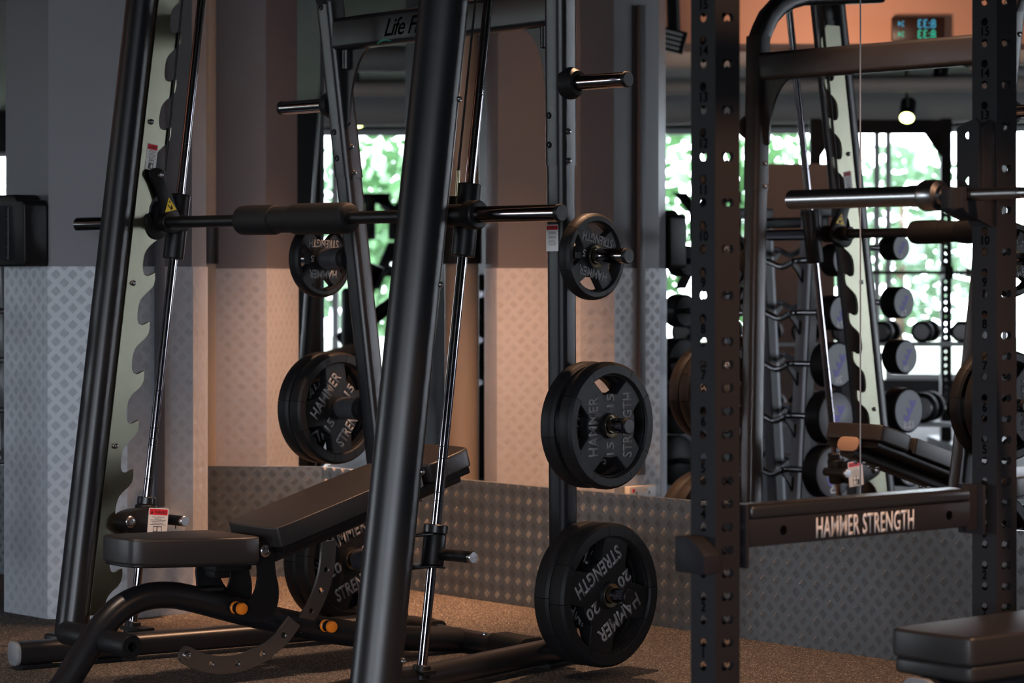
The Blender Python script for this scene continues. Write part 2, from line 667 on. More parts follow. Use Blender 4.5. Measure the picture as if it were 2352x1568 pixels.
seam = along_wall(1977)
mp_ = mirror_panel(CORN, AW, NW, 0.004, seam, 'tall wall mirror behind the smith machine, left of the thin seam')
sp_ = Vector((CORN[0] + AW[0] * (seam - 0.0015), CORN[1] + AW[1] * (seam - 0.0015), 0)) - Vector((*NW, 0)) * 0.001
obj('seam_strip', slab_uv((sp_.x - AW[0] * 0.0025, sp_.y - AW[1] * 0.0025), AW, NW, 0.005, ZW, 3.05, 0.004, 'seam_strip'), mat('grey_seam_bead', (0.25, 0.25, 0.27), 0.4), mp_)
mirror_panel(CORN, AW, NW, seam, seam + 2.4, 'tall wall mirror behind the barbell, right of the thin seam')
mirror_panel((CORN[0] - AL[0] * 3.0, CORN[1] - AL[1] * 3.0), AL, NL, 0, 2.99, 'tall wall mirror in the corner behind the grey pillar')

# other walls of the room
def wallbox(name, x0, x1, y0, y1, z0, z1, m=M_WALL):
    return struct(name, MB().box(((x0 + x1) / 2, (y0 + y1) / 2, (z0 + z1) / 2), (x1 - x0, y1 - y0, z1 - z0)).mesh(name), m)


# far side wall with a long row of windows: sill, lintel, unseen blank stretch closed off to cut side light
WZ0, WZ1 = 0.25, 2.72
ws = MB()
ws.box((-16.1, 2.1, WZ0 / 2), (0.2, 20.4, WZ0)).box((-16.1, 2.1, (WZ1 + ZC) / 2), (0.2, 20.4, ZC - WZ1))
ws.box((-16.1, -1.5, (WZ0 + WZ1) / 2), (0.2, 13.3, WZ1 - WZ0))
struct('wall_side', ws.mesh('wall_side'), M_WALL)
wf = MB()
wf.box((-4.5, -8.1, WZ0 / 2), (23, 0.2, WZ0)).box((-4.5, -8.1, (WZ1 + ZC) / 2), (23, 0.2, ZC - WZ1))
wf.box((4.0, -8.1, (WZ0 + WZ1) / 2), (6.0, 0.2, WZ1 - WZ0)).box((-13.3, -8.1, (WZ0 + WZ1) / 2), (5.4, 0.2, WZ1 - WZ0)).box((-5.05, -8.1, (WZ0 + WZ1) / 2), (1.1, 0.2, WZ1 - WZ0))
struct('wall_front', wf.mesh('wall_front'), M_WALL)
wallbox('wall_right', 5.9, 6.1, -8.2, 3.6, 0, ZC)


def window(n, p, ex, w, mull):
    """glazed opening: frame, mullions and one pane; p = lower left corner"""
    ex = Vector((*ex, 0))
    nx = Vector((0, 0, 1)).cross(ex)
    M = basis((p[0], p[1], WZ0), ex, nx, (0, 0, 1))
    hgt = WZ1 - WZ0
    fr_ = MB()
    for a in (0.03, w - 0.03):
        fr_.box((a, 0, hgt / 2), (0.06, 0.08, hgt), M)
    for z in (0.03, hgt - 0.03):
        fr_.box((w / 2, 0, z), (w - 0.12, 0.08, 0.06), M)
    for a in mull:
        fr_.box((a, 0, hgt / 2), (0.07, 0.07, hgt - 0.12), M)
    r = obj('window_%d' % n, fr_.mesh('window_frame'), M_FRAME)
    r['kind'] = 'structure'
    g = MB().box((w / 2, 0, hgt / 2), (w - 0.1, 0.008, hgt - 0.1), M)
    obj('pane', g.mesh('pane'), M_GLASS, r)
    return r


ya = 5.2
for k in range(2):
    window(k + 1, (-16.06, ya + 3.55 * k), (0, 1), 3.5, (1.2, 2.35))
for k, (x, w_) in enumerate(((-10.6, 4.98), (-4.48, 2.7), (-1.72, 2.7))):
    window(k + 3, (x, -8.06), (1, 0), w_, (1.35,) if w_ < 4 else (1.65, 3.3))

# ------------------------------------------------------------------ the grey octagonal pillar
PV = [(-1.684, 9.49), (-1.3986, 9.493), (-1.184, 9.662), (-1.147, 9.80), (-1.20, 10.16), (-1.42, 10.25), (-1.70, 10.25), (-1.90, 10.10), (-1.88, 9.70)]
ZP = 1.28


def ngon_wall(pts, z0, z1, off, name):
    c = Vector((sum(p[0] for p in pts) / len(pts), sum(p[1] for p in pts) / len(pts)))
    q = []
    for p in pts:
        d = Vector(p) - c
        q.append(c + d * (1 + off / d.length))
    n = len(q)
    vs = [(a.x, a.y, z) for z in (z0, z1) for a in q]
    fs = [(i, (i + 1) % n, n + (i + 1) % n, n + i) for i in range(n)] + [tuple(range(n, 2 * n))]
    me = bpy.data.meshes.new(name)
    me.from_pydata(vs, [], fs)
    l = me.uv_layers.new()
    u = 0
    for i in range(n):
        w = (q[(i + 1) % n] - q[i]).length
        for li, cs in zip(me.polygons[i].loop_indices, ((u, z0), (u + w, z0), (u + w, z1), (u, z1))):
            l.data[li].uv = cs
        u += w
    return me


pil = struct('pillar', ngon_wall(PV, 0, ZC, 0.0, 'pillar'), M_PILLAR)
tag(pil, 'grey octagonal pillar with tread plate around its lower half', 'pillar')
obj('tread_plate_cladding', ngon_wall(PV, 0, ZP, 0.006, 'tread_plate_cladding'), M_TREAD, pil)
# drain pipe in the gap between pillar and wall
pp = MB().cyl((-1.45, 10.36, 0), (-1.45, 10.36, ZC), 0.075, 28)
pipe = obj('drain_pipe', pp.mesh('drain_pipe'), M_PIPE)
tag(pipe, 'tan painted drain pipe standing between pillar and mirrored wall', 'pipe')
cl = MB().cyl((-1.45, 10.36, 1.30), (-1.45, 10.36, 1.46), 0.088, 28).box((-1.45, 10.52, 1.38), (0.03, 0.26, 0.03))
obj('clamp', cl.mesh('clamp'), M_BLACK, pipe)

# face frame of the pillar's right chamfer (from P1 to P2)
P1, P2 = Vector((*PV[1], 0)), Vector((*PV[2], 0))
exC = (P2 - P1).normalized()
nC = exC.cross(Vector((0, 0, 1)))          # outwards
MC = basis(P1 + nC * 0.008, exC, Vector((0, 0, 1)), nC)     # local x along face, y up, z out
tr = MB().box((0.125, 1.40, 0.010), (0.034, 2.0, 0.02), MC)
cond = obj('cable_trunking', tr.mesh('cable_trunking', bev=0.002), M_PILLAR)
tag(cond, 'grey vertical cable trunking on the right chamfer of the pillar', 'trunking')
ol = empty('power_outlet', P1 + nC * 0.010, 0, 'white double power outlet at foot of cable trunking on pillar', 'power outlet')
MO = basis((0, 0, 0), exC, (0, 0, 1), nC)
obj('outlet_plate', MB().box((0.14, 0.310, 0.016), (0.16, 0.09, 0.032), MO).mesh('outlet_plate', bev=0.004), M_OUTLET, ol)
for dx in (-0.038, 0.038):
    so = MB()
    for a, b, w_, h_ in ((0, 0.016, 0.004, 0.012), (-0.011, -0.006, 0.01, 0.004), (0.011, -0.006, 0.01, 0.004)):
        so.box((0.14 + dx + a, 0.310 + b, 0.0325), (w_, h_, 0.002), MO)
    obj('socket', so.mesh('socket'), M_INK, ol)
    obj('switch', MB().box((0.14 + dx + 0.02, 0.337, 0.034), (0.012, 0.016, 0.005), MO).mesh('switch'), M_RED if dx > 0 else M_OUTLET, ol)

# paper towel dispenser on the left chamfer
exA = Vector((PV[0][0] - PV[8][0], PV[0][1] - PV[8][1], 0)).normalized()
nA = exA.cross(Vector((0, 0, 1)))
ca = Vector(((PV[0][0] + PV[8][0]) / 2, (PV[0][1] + PV[8][1]) / 2, 1.415)) + nA * 0.012
MA = basis((0, 0, 0), exA, (0, 0, 1), nA)
dis = empty('towel_dispenser', ca, 0, 'black paper towel dispenser mounted on left side of pillar', 'towel dispenser')
hs = MB().prism([(-0.16, -0.135), (0.152, -0.135), (0.16, -0.115), (0.158, 0.09), (0.145, 0.105), (0.11, 0.105), (0.09, 0.125), (-0.16, 0.125)], 0, 0.10, MA)
obj('housing', hs.mesh('housing', bev=0.008, seg=3), M_BLACK, dis)
cv = MB()
secp = [(0.02 + 0.0, 0.10)] + [(0.02 - 0.11 + 0.11 * math.cos(t), 0.10 + 0.10 * math.sin(t)) for t in [k * pi / 16 for k in range(17)]]
loop = [(x, z) for x, z in secp]
vs0 = [MA @ Vector((x + 0.02, -0.112, z)) for x, z in loop]
vs1 = [MA @ Vector((x + 0.02, 0.085, z)) for x, z in loop]
cv.ring_tube([vs0, vs1])
obj('cover', cv.mesh('cover'), mat('smoked_plastic', (0.03, 0.032, 0.04), 0.25), dis)
wn = MB().box((0.055, -0.015, 0.102), (0.004, 0.19, 0.004), MA)
for q in (-0.09, -0.05, 0.0, 0.05, 0.07):
    wn.box((0.05, -0.015 + q, 0.102), (0.010, 0.003, 0.004), MA)
obj('level_gauge', wn.mesh('level_gauge'), mat('grey_gauge_strip', (0.12, 0.12, 0.14), 0.4), dis)

# ------------------------------------------------------------------ smith machine (local x along its bar, y towards the mirror, z up)
SO, SPH = (-1.141, 8.745), D2R(-44.5)
smith = empty('smith_machine', (SO[0], SO[1], 0), SPH, 'large black smith machine with leaning front tubes, notched steel rails and chrome guide rods', 'smith machine')
LEAN = 0.139
XL, XR = -0.050, 1.346
DR = 0.038          # the rods stand this far behind the rail plane


def yr(z, d=0.0):        # y of a guide rod (or of anything d away from it) at height z
    return LEAN * (z - H) + d


def post_at(side, z):    # centre line of the rear posts
    if side == 'R':
        return (1.322 + 0.0696 * (z - 1.05), 0.506 - 0.0806 * (z - 1.05))
    return (0.209 - 0.0696 * (z - 1.68), 0.597 - 0.0806 * (z - 1.68))


def bolt(parent, p, d, r=0.0085, name='bolt'):
    d = Vector(d).normalized()
    b = MB().lathe([(0.0001, 0.0), (r, 0.0), (r, 0.004), (r * 0.8, 0.0075), (r * 0.45, 0.0085), (r * 0.42, 0.005), (0.0001, 0.005)], p, d, 14)
    return obj(name, b.mesh('bolt'), M_STEEL, parent)


# front tubes: flattened section turned square to the base rails
TC = {'L': (-0.067, -0.198, 0.79, -0.61), 'R': (1.43, -0.225, 0.79, 0.61)}
for s in 'LR':
    xc, yc_, ux, uy = TC[s]
    rings = []
    for z in (0.03, 2.42):
        rg = []
        for k in range(40):
            a = 2 * pi * k / 40
            p, q = 0.074 * math.cos(a), 0.055 * math.sin(a)
            rg.append((xc + ux * p - uy * q, yr(z, yc_) + uy * p + ux * q, z))
        rings.append(rg)
    tb = MB().ring_tube(rings)
    ft = obj('front_tube', tb.mesh('front_tube'), M_TUBE, smith)
    if s == 'R':
        for z in (1.759, 1.218, 0.68, 0.144):
            bolt(smith, (1.43 + 0.062, yr(z, -0.185), z), (0.9, 0.1, 0.1), 0.0095)

# notched rails
HOOK = [(-.074, .0), (-.071, -.022), (-.074, -.041), (-.086, -.055), (-.106, -.07), (-.12, -.084), (-.127, -.101), (-.129, -.127), (-.127, -.151), (-.119, -.167), (-.105, -.172), (-.093, -.170), (-.084, -.165)]
TIPS = [1.2535 + 0.1622 * k for k in range(-6, 7)]


def rail_loop():
    out = []
    ztop = TIPS[-1] + 0.06
    out.append((-0.185 + LEAN * (ztop - H), ztop))
    out.append((-0.11 + LEAN * (ztop - H), ztop))
    for t in reversed(TIPS):
        for r, dz in HOOK:
            z = t + dz
            out.append((r + LEAN * (z - H), z))
    zb = 0.14
    out.append((-0.14 + LEAN * (zb - H), zb))
    out.append((-0.185 + LEAN * (zb - H), zb))
    return out


ML = basis((0, 0, 0), (0, 1, 0), (0, 0, 1), (1, 0, 0))        # sheet xy -> machine yz, thickness along x
rail_me = plate2d('notched_rail', [rail_loop()], 0.010, 0.0012)
rail_me.transform(ML)
for s, x in (('L', 0.0), ('R', 1.35)):
    rl = obj('notched_rail', rail_me if s == 'L' else rail_me.copy(), M_ZINC, smith, T((x, 0, 0)))
    for y, z in ((-0.082, 1.756), (-0.156, 1.221), (-0.23, 0.687)):
        bolt(rl, (0.005, y - 0.006, z), (1, 0, 0), 0.0095)

# guide rods with their marks and end collars
for s, x in (('L', XL), ('R', XR)):
    z0, z1 = 0.075, 2.42
    gr = MB().cyl((x, yr(z0, DR), z0), (x, yr(z1, DR), z1), 0.0145, 28)
    g = obj('guide_rod', gr.mesh('guide_rod'), M_CHROME, smith)
    ax = Vector((0, LEAN, 1)).normalized()
    for z in ((0.858, 0.735, 0.699, 0.677, 0.565, 1.69) if s == 'L' else (1.79, 0.735, 0.70, 0.60, 0.575)):
        p = Vector((x, yr(z, DR), z))
        mk = MB().cyl(p - ax * 0.0012, p + ax * 0.0012, 0.0149, 24)
        obj('groove', mk.mesh('groove'), M_BLACK, g)
    ft = MB().cyl((x, yr(0.05, DR), 0.05), (x, yr(0.095, DR), 0.095), 0.027, 24, 0.003).box((x + (0.03 if s == 'L' else -0.02), yr(0.05, DR), 0.075), (0.12, 0.05, 0.012))
    obj('rod_socket', ft.mesh('rod_socket'), M_BLACK, smith)
    # cable that carries the counterweight
    dy = 0.0 if s == 'R' else -0.032
    if s == 'R':
        cb = MB().cyl((1.33, 0.043, 1.55), (1.33, 0.148, 2.30), 0.0035, 10)
        obj('cable', cb.mesh('cable'), M_BLACK, smith)
        ey = MB().cyl((1.33, 0.038, 1.478), (1.33, 0.044, 1.56), 0.006, 12).lathe([(0.006, -0.005), (0.016, -0.005), (0.016, 0.005), (0.006, 0.005)], (1.336, 0.038, 1.468), (1, 0, 0.0), 18)
        obj('cable_eye', ey.mesh('cable_eye'), M_BRASS, smith)
    else:
        cb = MB().cyl((0.01, -0.033, 1.595), (0.01, 0.056, 2.30), 0.0035, 10)
        obj('cable', cb.mesh('cable'), M_BLACK, smith)

# the fixed bar with carriages, pad and chrome sleeves
ZB = 1.4225
YB = -0.050
bar = MB().cyl((-0.10, YB, ZB), (XR + 0.1, YB, ZB), 0.0195, 28)
barp = obj('fixed_bar', bar.mesh('fixed_bar'), M_BLACK, smith)
pad = MB()
prof = [(0.0195, 0.429), (0.040, 0.429), (0.047, 0.437), (0.048, 0.452), (0.048, 0.590), (0.0465, 0.598), (0.0420, 0.600), (0.0420, 0.690), (0.0465, 0.692), (0.049, 0.702), (0.049, 0.930), (0.046, 0.945), (0.040, 0.952), (0.0195, 0.952)]
pad.lathe([(r, h) for r, h in prof], (0, YB, ZB), (1, 0, 0), 40)
obj('bar_pad', pad.mesh('bar_pad', ang=50), M_FOAM, barp)
for x0, x1 in ((-0.452, -0.09), (1.50, 1.846)):
    sl = MB().cyl((x0, YB, ZB), (x1, YB, ZB), 0.0245, 32, 0.004)
    so = obj('bar_sleeve', sl.mesh('bar_sleeve'), M_CHROME, barp)
    e = x0 if x0 < 0 else x1
    sg = -1 if x0 < 0 else 1
    cpm = MB().cyl((e - sg * 0.014, YB, ZB), (e + sg * 0.002, YB, ZB), 0.0252, 32, 0.002)
    if x0 > 0:
        obj('sleeve_cap', cpm.mesh('sleeve_cap'), M_BLACK, so)
ax = Vector((0, LEAN, 1)).normalized()
for s, x in (('L', XL), ('R', XR)):
    c = Vector((x, yr(ZB, DR), ZB))
    cg = MB().cyl(c - ax * 0.122, c + ax * 0.098, 0.0355, 30, 0.002)
    bc_ = Vector((x, YB, ZB))
    if s == 'R':
        cg.cyl((1.468, YB, ZB), (1.515, YB, ZB), 0.043, 30, 0.004)
        cg.cyl((1.30, YB, ZB), (1.47, YB, ZB), 0.033, 30, 0.003)
        cg.box((1.33, 0.0, ZB), (0.055, 0.13, 0.055)).box((1.318, 0.01, ZB + 0.035), (0.02, 0.07, 0.05))
    else:
        cg.cyl((-0.095, YB, ZB), (-0.02, YB, ZB), 0.036, 30, 0.003)
        cg.cyl((0.02, YB, ZB), (0.06, YB, ZB), 0.030, 30, 0.003)
        cg.box((-0.04, 0.01, ZB), (0.06, 0.14, 0.055))
    obj('carriage', cg.mesh('carriage', bev=0.0015), M_BLACK, barp)
    # hook arm that catches on the notches
    hk = MB()
    sgn = 1
    xo = -0.008 if s == 'L' else 1.30
    loop = smooth_loop([(-0.112, 1.585), (-0.088, 1.606), (-0.050, 1.598), (-0.036, 1.560), (0.010, 1.455), (0.030, 1.43), (0.02, 1.39), (-0.02, 1.385), (-0.05, 1.41), (-0.062, 1.49), (-0.085, 1.545)], 2)
    hk.prism(loop, 0.02, 0.034, T((xo, 0, 0)) @ ML)
    hk.prism(smooth_loop([(-0.062, 1.49), (-0.03, 1.50), (0.0, 1.44), (-0.01, 1.395), (-0.06, 1.36), (-0.098, 1.375), (-0.112, 1.41), (-0.112, 1.45), (-0.095, 1.45), (-0.085, 1.42), (-0.072, 1.43)], 2), -0.016, 0.020, T((xo, 0, 0)) @ ML)
    h = obj('hook_arm', hk.mesh('hook_arm', bev=0.0015), M_BLACK, barp)
    bolt(h, (xo + 0.034, -0.067, 1.580), (1, 0, 0), 0.011)
    tri = MB().prism([(-0.046, 1.456), (0.002, 1.466), (-0.030, 1.506)], 0.0342, 0.0348, T((xo, 0, 0)) @ ML)
    td = obj('pinch_warning_sticker', tri.mesh('pinch_warning_sticker'), M_YEL, h)
    hand = MB().prism([(a_ - 0.003, b_ + 0.022) for a_, b_ in ((-0.034, 1.458), (-0.030, 1.460), (-0.020, 1.450), (-0.016, 1.462), (-0.012, 1.452), (-0.010, 1.446), (-0.020, 1.442), (-0.022, 1.447))], 0.0348, 0.0351, T((xo, 0, 0)) @ ML)
    hand.prism([(a_ - 0.003, b_ + 0.022) for a_, b_ in ((-0.028, 1.466), (-0.026, 1.473), (-0.021, 1.473), (-0.019, 1.466), (-0.021, 1.466), (-0.023, 1.470), (-0.026, 1.466))], 0.0348, 0.0351, T((xo, 0, 0)) @ ML)
    obj('pictogram', hand.mesh('pictogram'), M_INK, td)


# warning stickers: white card, red header, lettering, small picture
def warning(parent, M, w, h, lines, pic=True, header=0.17, text=()):
    c = MB().prism(rrect(w, h, min(w, h) * 0.05), 0, 0.0004, M)
    r = obj('warning_label', c.mesh('warning_label'), M_WHITE, parent)
    rh = h * header
    hd = MB().prism([(-w * .46, h * .47 - rh), (w * .46, h * .47 - rh), (w * .46, h * .47), (-w * .46, h * .47)], 0.0004, 0.0006, M)
    obj('red_header', hd.mesh('red_header'), M_RED, r)
    tm = text_mesh('WARNING', rh * .52, 0, 0.02)
    kw = min(1.0, w * .62 / (max(v.co.x for v in tm.vertices) - min(v.co.x for v in tm.vertices)))
    parts = [(tm, M @ T((w * .10, h * .47 - rh / 2, 0.0008)) @ Matrix.Diagonal((kw, 1, 1, 1)))]
    tri = MB().prism([(-w * .40, h * .47 - rh * .78), (-w * .28, h * .47 - rh * .78), (-w * .34, h * .47 - rh * .2)], 0.0006, 0.0008, M).mesh('sign')
    parts.append((tri, Matrix.Identity(4)))
    y = h * .47 - rh
    th = h * 0.05
    for q in text:
        y -= th * 1.15
        tm = text_mesh(q, th * .62, 0, 0.01)
        wd = max(v.co.x for v in tm.vertices) - min(v.co.x for v in tm.vertices)
        k = min(1.0, w * .86 / wd)
        parts.append((tm, M @ T((0, y, 0.0007)) @ Matrix.Diagonal((k, 1, 1, 1))))
    lb = MB()
    for q in range(lines):
        y -= th * 0.95
        ww = w * (0.80 - 0.12 * ((q * 7) % 3))
        lb.prism([(-ww / 2, y - th * .14), (ww / 2, y - th * .14), (ww / 2, y + th * .14), (-ww / 2, y + th * .14)], 0.0004, 0.0006, M)
    if pic:
        b = -h * .46
        t = y - th
        x = w * .22
        for x0, x1, y0, y1 in ((-x, x, b, b + .002), (-x, x, t - .002, t), (-x, -x + .002, b, t), (x - .002, x, b, t), (-x * .2, 0, b, t), (-x, x, (b + t) / 2, (b + t) / 2 + .003), (-x * .9, -x * .4, b, (b + t) / 2)):
            lb.prism([(x0, y0), (x1, y0), (x1, y1), (x0, y1)], 0.0004, 0.0006, M)
    parts.append((lb.mesh('lines'), Matrix.Identity(4)))
    obj('label_print', join_meshes(parts, 'label_print'), M_INK, r)
    return r


tl = math.atan(LEAN)
RX = Matrix.Rotation(-tl, 4, 'Z')
warning(smith, basis((0.0056, -0.0865, 1.640), (0, 1, 0), (0, 0, 1), (1, 0, 0)) @ RX, 0.044, 0.088, 7, True, 0.20)

# adjustable safety stops on the rods
for s, x in (('L', XL), ('R', XR)):
    zc = 0.435
    c = Vector((x, yr(zc, DR), zc))
    st = MB()
    if s == 'L':
        lp = smooth_loop([(-0.236, 0.445), (-0.215, 0.470), (-0.155, 0.478), (-0.06, 0.475), (-0.06, 0.385), (-0.12, 0.372), (-0.215, 0.405), (-0.236, 0.425)], 2)
        st.prism(lp, -0.012, 0.045, ML)
        st.cyl(c - ax * 0.055, c + ax * 0.045, 0.036, 28, 0.003)
    else:
        st.cyl(c - ax * 0.050, c + ax * 0.045, 0.034, 28, 0.003)
        st.box(c + Vector((-0.01, -0.06, 0.045)), (0.06, 0.10, 0.008)).box(c + Vector((-0.01, -0.06, -0.05)), (0.06, 0.10, 0.008)).box(c + Vector((-0.03, -0.09, 0)), (0.02, 0.05, 0.09))
        st.cyl(c - ax * 0.056, c - ax * 0.050, 0.040, 28)
    so = obj('safety_stop', st.mesh('safety_stop', bev=0.0015), M_BLACK, smith)
    cp = MB().cyl(c + ax * 0.045, c + ax * 0.072, 0.031 if s == 'L' else 0.036, 28, 0.003)
    obj('collar', cp.mesh('collar'), M_TUBE, so)
    x1 = 0.088 if s == 'L' else 1.511
    hz = 0.430 if s == 'L' else 0.420
    hy = -0.01 if s == 'L' else -0.07
    hd = MB().cyl((x, hy, hz), (x1 - 0.012, hy, hz), 0.0175, 22)
    obj('stop_handle', hd.mesh('stop_handle'), M_BLACK, so)
    he = MB().cyl((x1 - 0.014, hy, hz), (x1, hy, hz), 0.018, 22, 0.002)
    obj('handle_end', he.mesh('handle_end'), M_STEEL, so)
    if s == 'L':
        bolt(so, (0.045, -0.205, 0.438), (1, 0, 0), 0.020)
        warning(so, basis((0.0455, -0.092, 0.424), (0, 1, 0), (0, 0, 1), (1, 0, 0)) @ Matrix.Rotation(-0.10, 4, 'Z'), 0.082, 0.104, 4, True, 0.19, ('Do not use without setting', 'adjustable stop.'))

# base rails (rounded box section) with end caps and feet
for s in 'LR':
    if s == 'L':
        p0, p1 = Vector((0.030, -0.640, 0)), Vector((0.356, 0.72, 0))
    else:
        p0, p1 = Vector((1.40, -0.640, 0)), Vector((1.172, 0.72, 0))
    d = (p1 - p0).normalized()
    up = Vector((0, 0, 1))
    sec = rrect(0.086, 0.072, 0.030, 6)
    br = MB().tube([p0 + up * 0.05, p1 + up * 0.05], sec)
    b = obj('base_rail', br.mesh('base_rail'), M_TUBE, smith)
    cp = MB().tube([p0 + up * 0.05 - d * 0.014, p0 + up * 0.05], rrect(0.089, 0.075, 0.031, 6))
    obj('end_cap', cp.mesh('end_cap', bev=0.003), M_GREYCAP, b)
    for q in (0.06, 0.30, 1.25):
        c = p0 + d * q
        f = MB().tube([c - d * 0.05 + up * 0.0075, c + d * 0.05 + up * 0.0075], rrect(0.06, 0.015, 0.004, 2))
        obj('foot_pad', f.mesh('foot_pad'), M_RUB, b)
    if s == 'L':
        wl_ = MB().box(Vector((-0.06, yr(0.06, -0.2), 0.045)), (0.13, 0.13, 0.07))
        obj('weld_plate', wl_.mesh('weld_plate', bev=0.01, seg=3), M_TUBE, smith)

# rear posts, their sleeved upper ends, crossbeam and gussets
for s in 'LR':
    lo, mi, hi = post_at(s, 0.05), post_at(s, 1.60), post_at(s, 2.18)
    bend = []
    for k in range(7):
        a = k / 6
        z = 2.18 + 0.20 * math.sin(a * pi / 2)
        bend.append((hi[0] + (post_at(s, 2.38)[0] - hi[0]) * a * 0.5, hi[1] - 0.016 - 0.30 * (1 - math.cos(a * pi / 2)), z))
    m2 = post_at(s, 2.14)
    m1 = post_at(s, 0.09)
    pts = [(lo[0], lo[1], 0.05), (m1[0], m1[1], 0.09), (m2[0], m2[1], 2.14), (hi[0], hi[1], 2.18)] + bend[1:] + [(bend[-1][0], bend[-1][1] - 0.35, bend[-1][2] + 0.03)]
    sec = rrect(0.076, 0.074, 0.022, 5)
    # section axes: keep x across the machine
    rings = []
    P = [Vector(p) for p in pts]
    for k, p in enumerate(P):
        t = (P[min(k + 1, len(P) - 1)] - P[max(k - 1, 0)]).normalized()
        u = Vector((1, 0, 0))
        u = (u - t * u.dot(t)).normalized()
        v = t.cross(u)
        rings.append([p + u * a + v * b for a, b in sec])
    pm = MB().ring_tube(rings)
    po = obj('rear_post', pm.mesh('rear_post'), M_TUBE, smith)
    # outer sleeve
    rings = []
    for z in (1.585, 2.20):
        q = post_at(s, z)
        rings.append([(q[0] + a * 1.09, q[1] + b * 1.09, z) for a, b in sec])
    obj('post_sleeve', MB().ring_tube(rings).mesh('post_sleeve'), M_TUBE, po)
    for z in (1.69, 1.60, 2.12):
        q = post_at(s, z)
        for sg in (-1, 1):
            bolt(po, (q[0] + sg * 0.041, q[1] - 0.012, z), (sg, -0.25, 0), 0.0095)
        bolt(po, (q[0] - 0.01, q[1] - 0.041, z + 0.05), (0, -1, 0), 0.011).data.materials[0] = M_TUBE
cL, cR = post_at('L', 2.08), post_at('R', 2.08)
pL, pR = Vector((cL[0], cL[1], 2.075)), Vector((cR[0], cR[1], 2.075))
eb = (pR - pL).normalized()
nb = Vector((eb.y, -eb.x, 0))           # towards the user
cbm = MB().tube([pL + eb * 0.03, pR - eb * 0.03], rrect(0.062, 0.112, 0.018, 5))
cbeam = obj('crossbeam', cbm.mesh('crossbeam'), M_TUBE, smith)
mid = (pL + pR) / 2
lt = text_mesh('Life Fitness', 0.058, 0.0006, 0.006, 1.0, 0.45, 0.92)
xs_ = [v.co.x for v in lt.vertices]
lt.transform(Matrix.Diagonal((0.36 / (max(xs_) - min(xs_)), 1, 1, 1)))
lt.transform(basis(mid + nb * 0.0312 - eb * 0.10, eb, (0, 0, 1), nb))
obj('logo_lettering', lt, M_DLETTER, cbeam)
sw = MB().prism(smooth_loop([(-0.275, -0.050), (-0.25, -0.040), (-0.225, -0.038), (-0.19, -0.046), (-0.19, -0.050), (-0.225, -0.044), (-0.25, -0.047), (-0.27, -0.056)], 2), 0, 0.0006, basis(mid + nb * 0.0312 - eb * 0.04, eb, (0, 0, 1), nb))
obj('logo_swoosh', sw.mesh('logo_swoosh'), mat('green_print', (0.0, 0.16, 0.10), 0.4), cbeam)
for s, sg in (('L', 1), ('R', -1)):
    z1 = 2.022
    q = post_at(s, 1.9)
    c0 = Vector((q[0], q[1], z1)) + eb * (sg * 0.035)
    lp = [(-0.02, 0.0), (0.16, 0.0)] + [(0.16 - 0.13 * math.sin(k / 12 * pi / 2), -0.25 * (1 - math.cos(k / 12 * pi / 2))) for k in range(13)] + [(0.02, -0.26), (0.0, -0.26)]
    gm = plate2d('gusset', [lp], 0.010, 0.001)
    gm.transform(basis(c0, eb * sg, (0, 0, 1), nb * sg))
    obj('gusset', gm, M_TUBE, smith)
    c1 = c0 + eb * (sg * 0.025) + nb * 0.012
    pin = MB().cyl(c1 - Vector((0, 0, 0.07)), c1, 0.016, 18, 0.003)
    obj('corner_tube', pin.mesh('corner_tube'), M_TUBE, smith)
q = post_at('R', 1.364)
warning(smith, basis((q[0] - 0.004, q[1] - 0.0376, 1.362), (1, 0, 0), Vector((0.0696, -0.0806, 1)).normalized(), Vector((0, -1, -0.0806)).normalized()), 0.052, 0.083, 12, False, 0.17)
q = post_at('R', 1.5)
warning(smith, basis((q[0] - 0.0386, q[1] + 0.0, 1.45), (0, -1, 0), Vector((0.0696, -0.0806, 1)).normalized(), Vector((-1, 0, 0.0696)).normalized()), 0.048, 0.12, 10, False, 0.12)

# weight horns
HZ = (1.838, 1.305, 0.783, 0.2525)
HORN = {}
for s, sg in (('L', -1), ('R', 1)):
    for z in HZ:
        q = post_at(s, z)
        L_ = 0.283 if s == 'R' else 0.318
        hm = MB().cyl((q[0] + sg * 0.03, q[1], z), (q[0] + sg * (L_ - 0.004), q[1], z), 0.0235, 30, 0.003)
        h = obj('weight_horn', hm.mesh('weight_horn'), M_CHROME, smith)
        fm = MB().lathe([(0.02, 0.028), (0.050, 0.030), (0.050, 0.048), (0.038, 0.075), (0.026, 0.078)], (q[0], q[1], z), (sg, 0, 0), 30)
        obj('horn_flange', fm.mesh('horn_flange'), M_RUB, h)
        em = MB().cyl((q[0] + sg * (L_ - 0.016), q[1], z), (q[0] + sg * L_, q[1], z), 0.0245, 30, 0.003)
        obj('horn_cap', em.mesh('horn_cap'), M_BLACK, h)
        if s == 'L' and z < 1.5:
            sm = MB().lathe([(0.026, 0.05), (0.037, 0.05), (0.039, 0.06), (0.039, 0.158), (0.036, 0.166), (0.026, 0.166)], (q[0], q[1], z), (-1, 0, 0), 30)
            obj('spacer_sleeve', sm.mesh('spacer_sleeve'), M_DCAP, h)
        HORN[s, z] = (q[0], q[1])

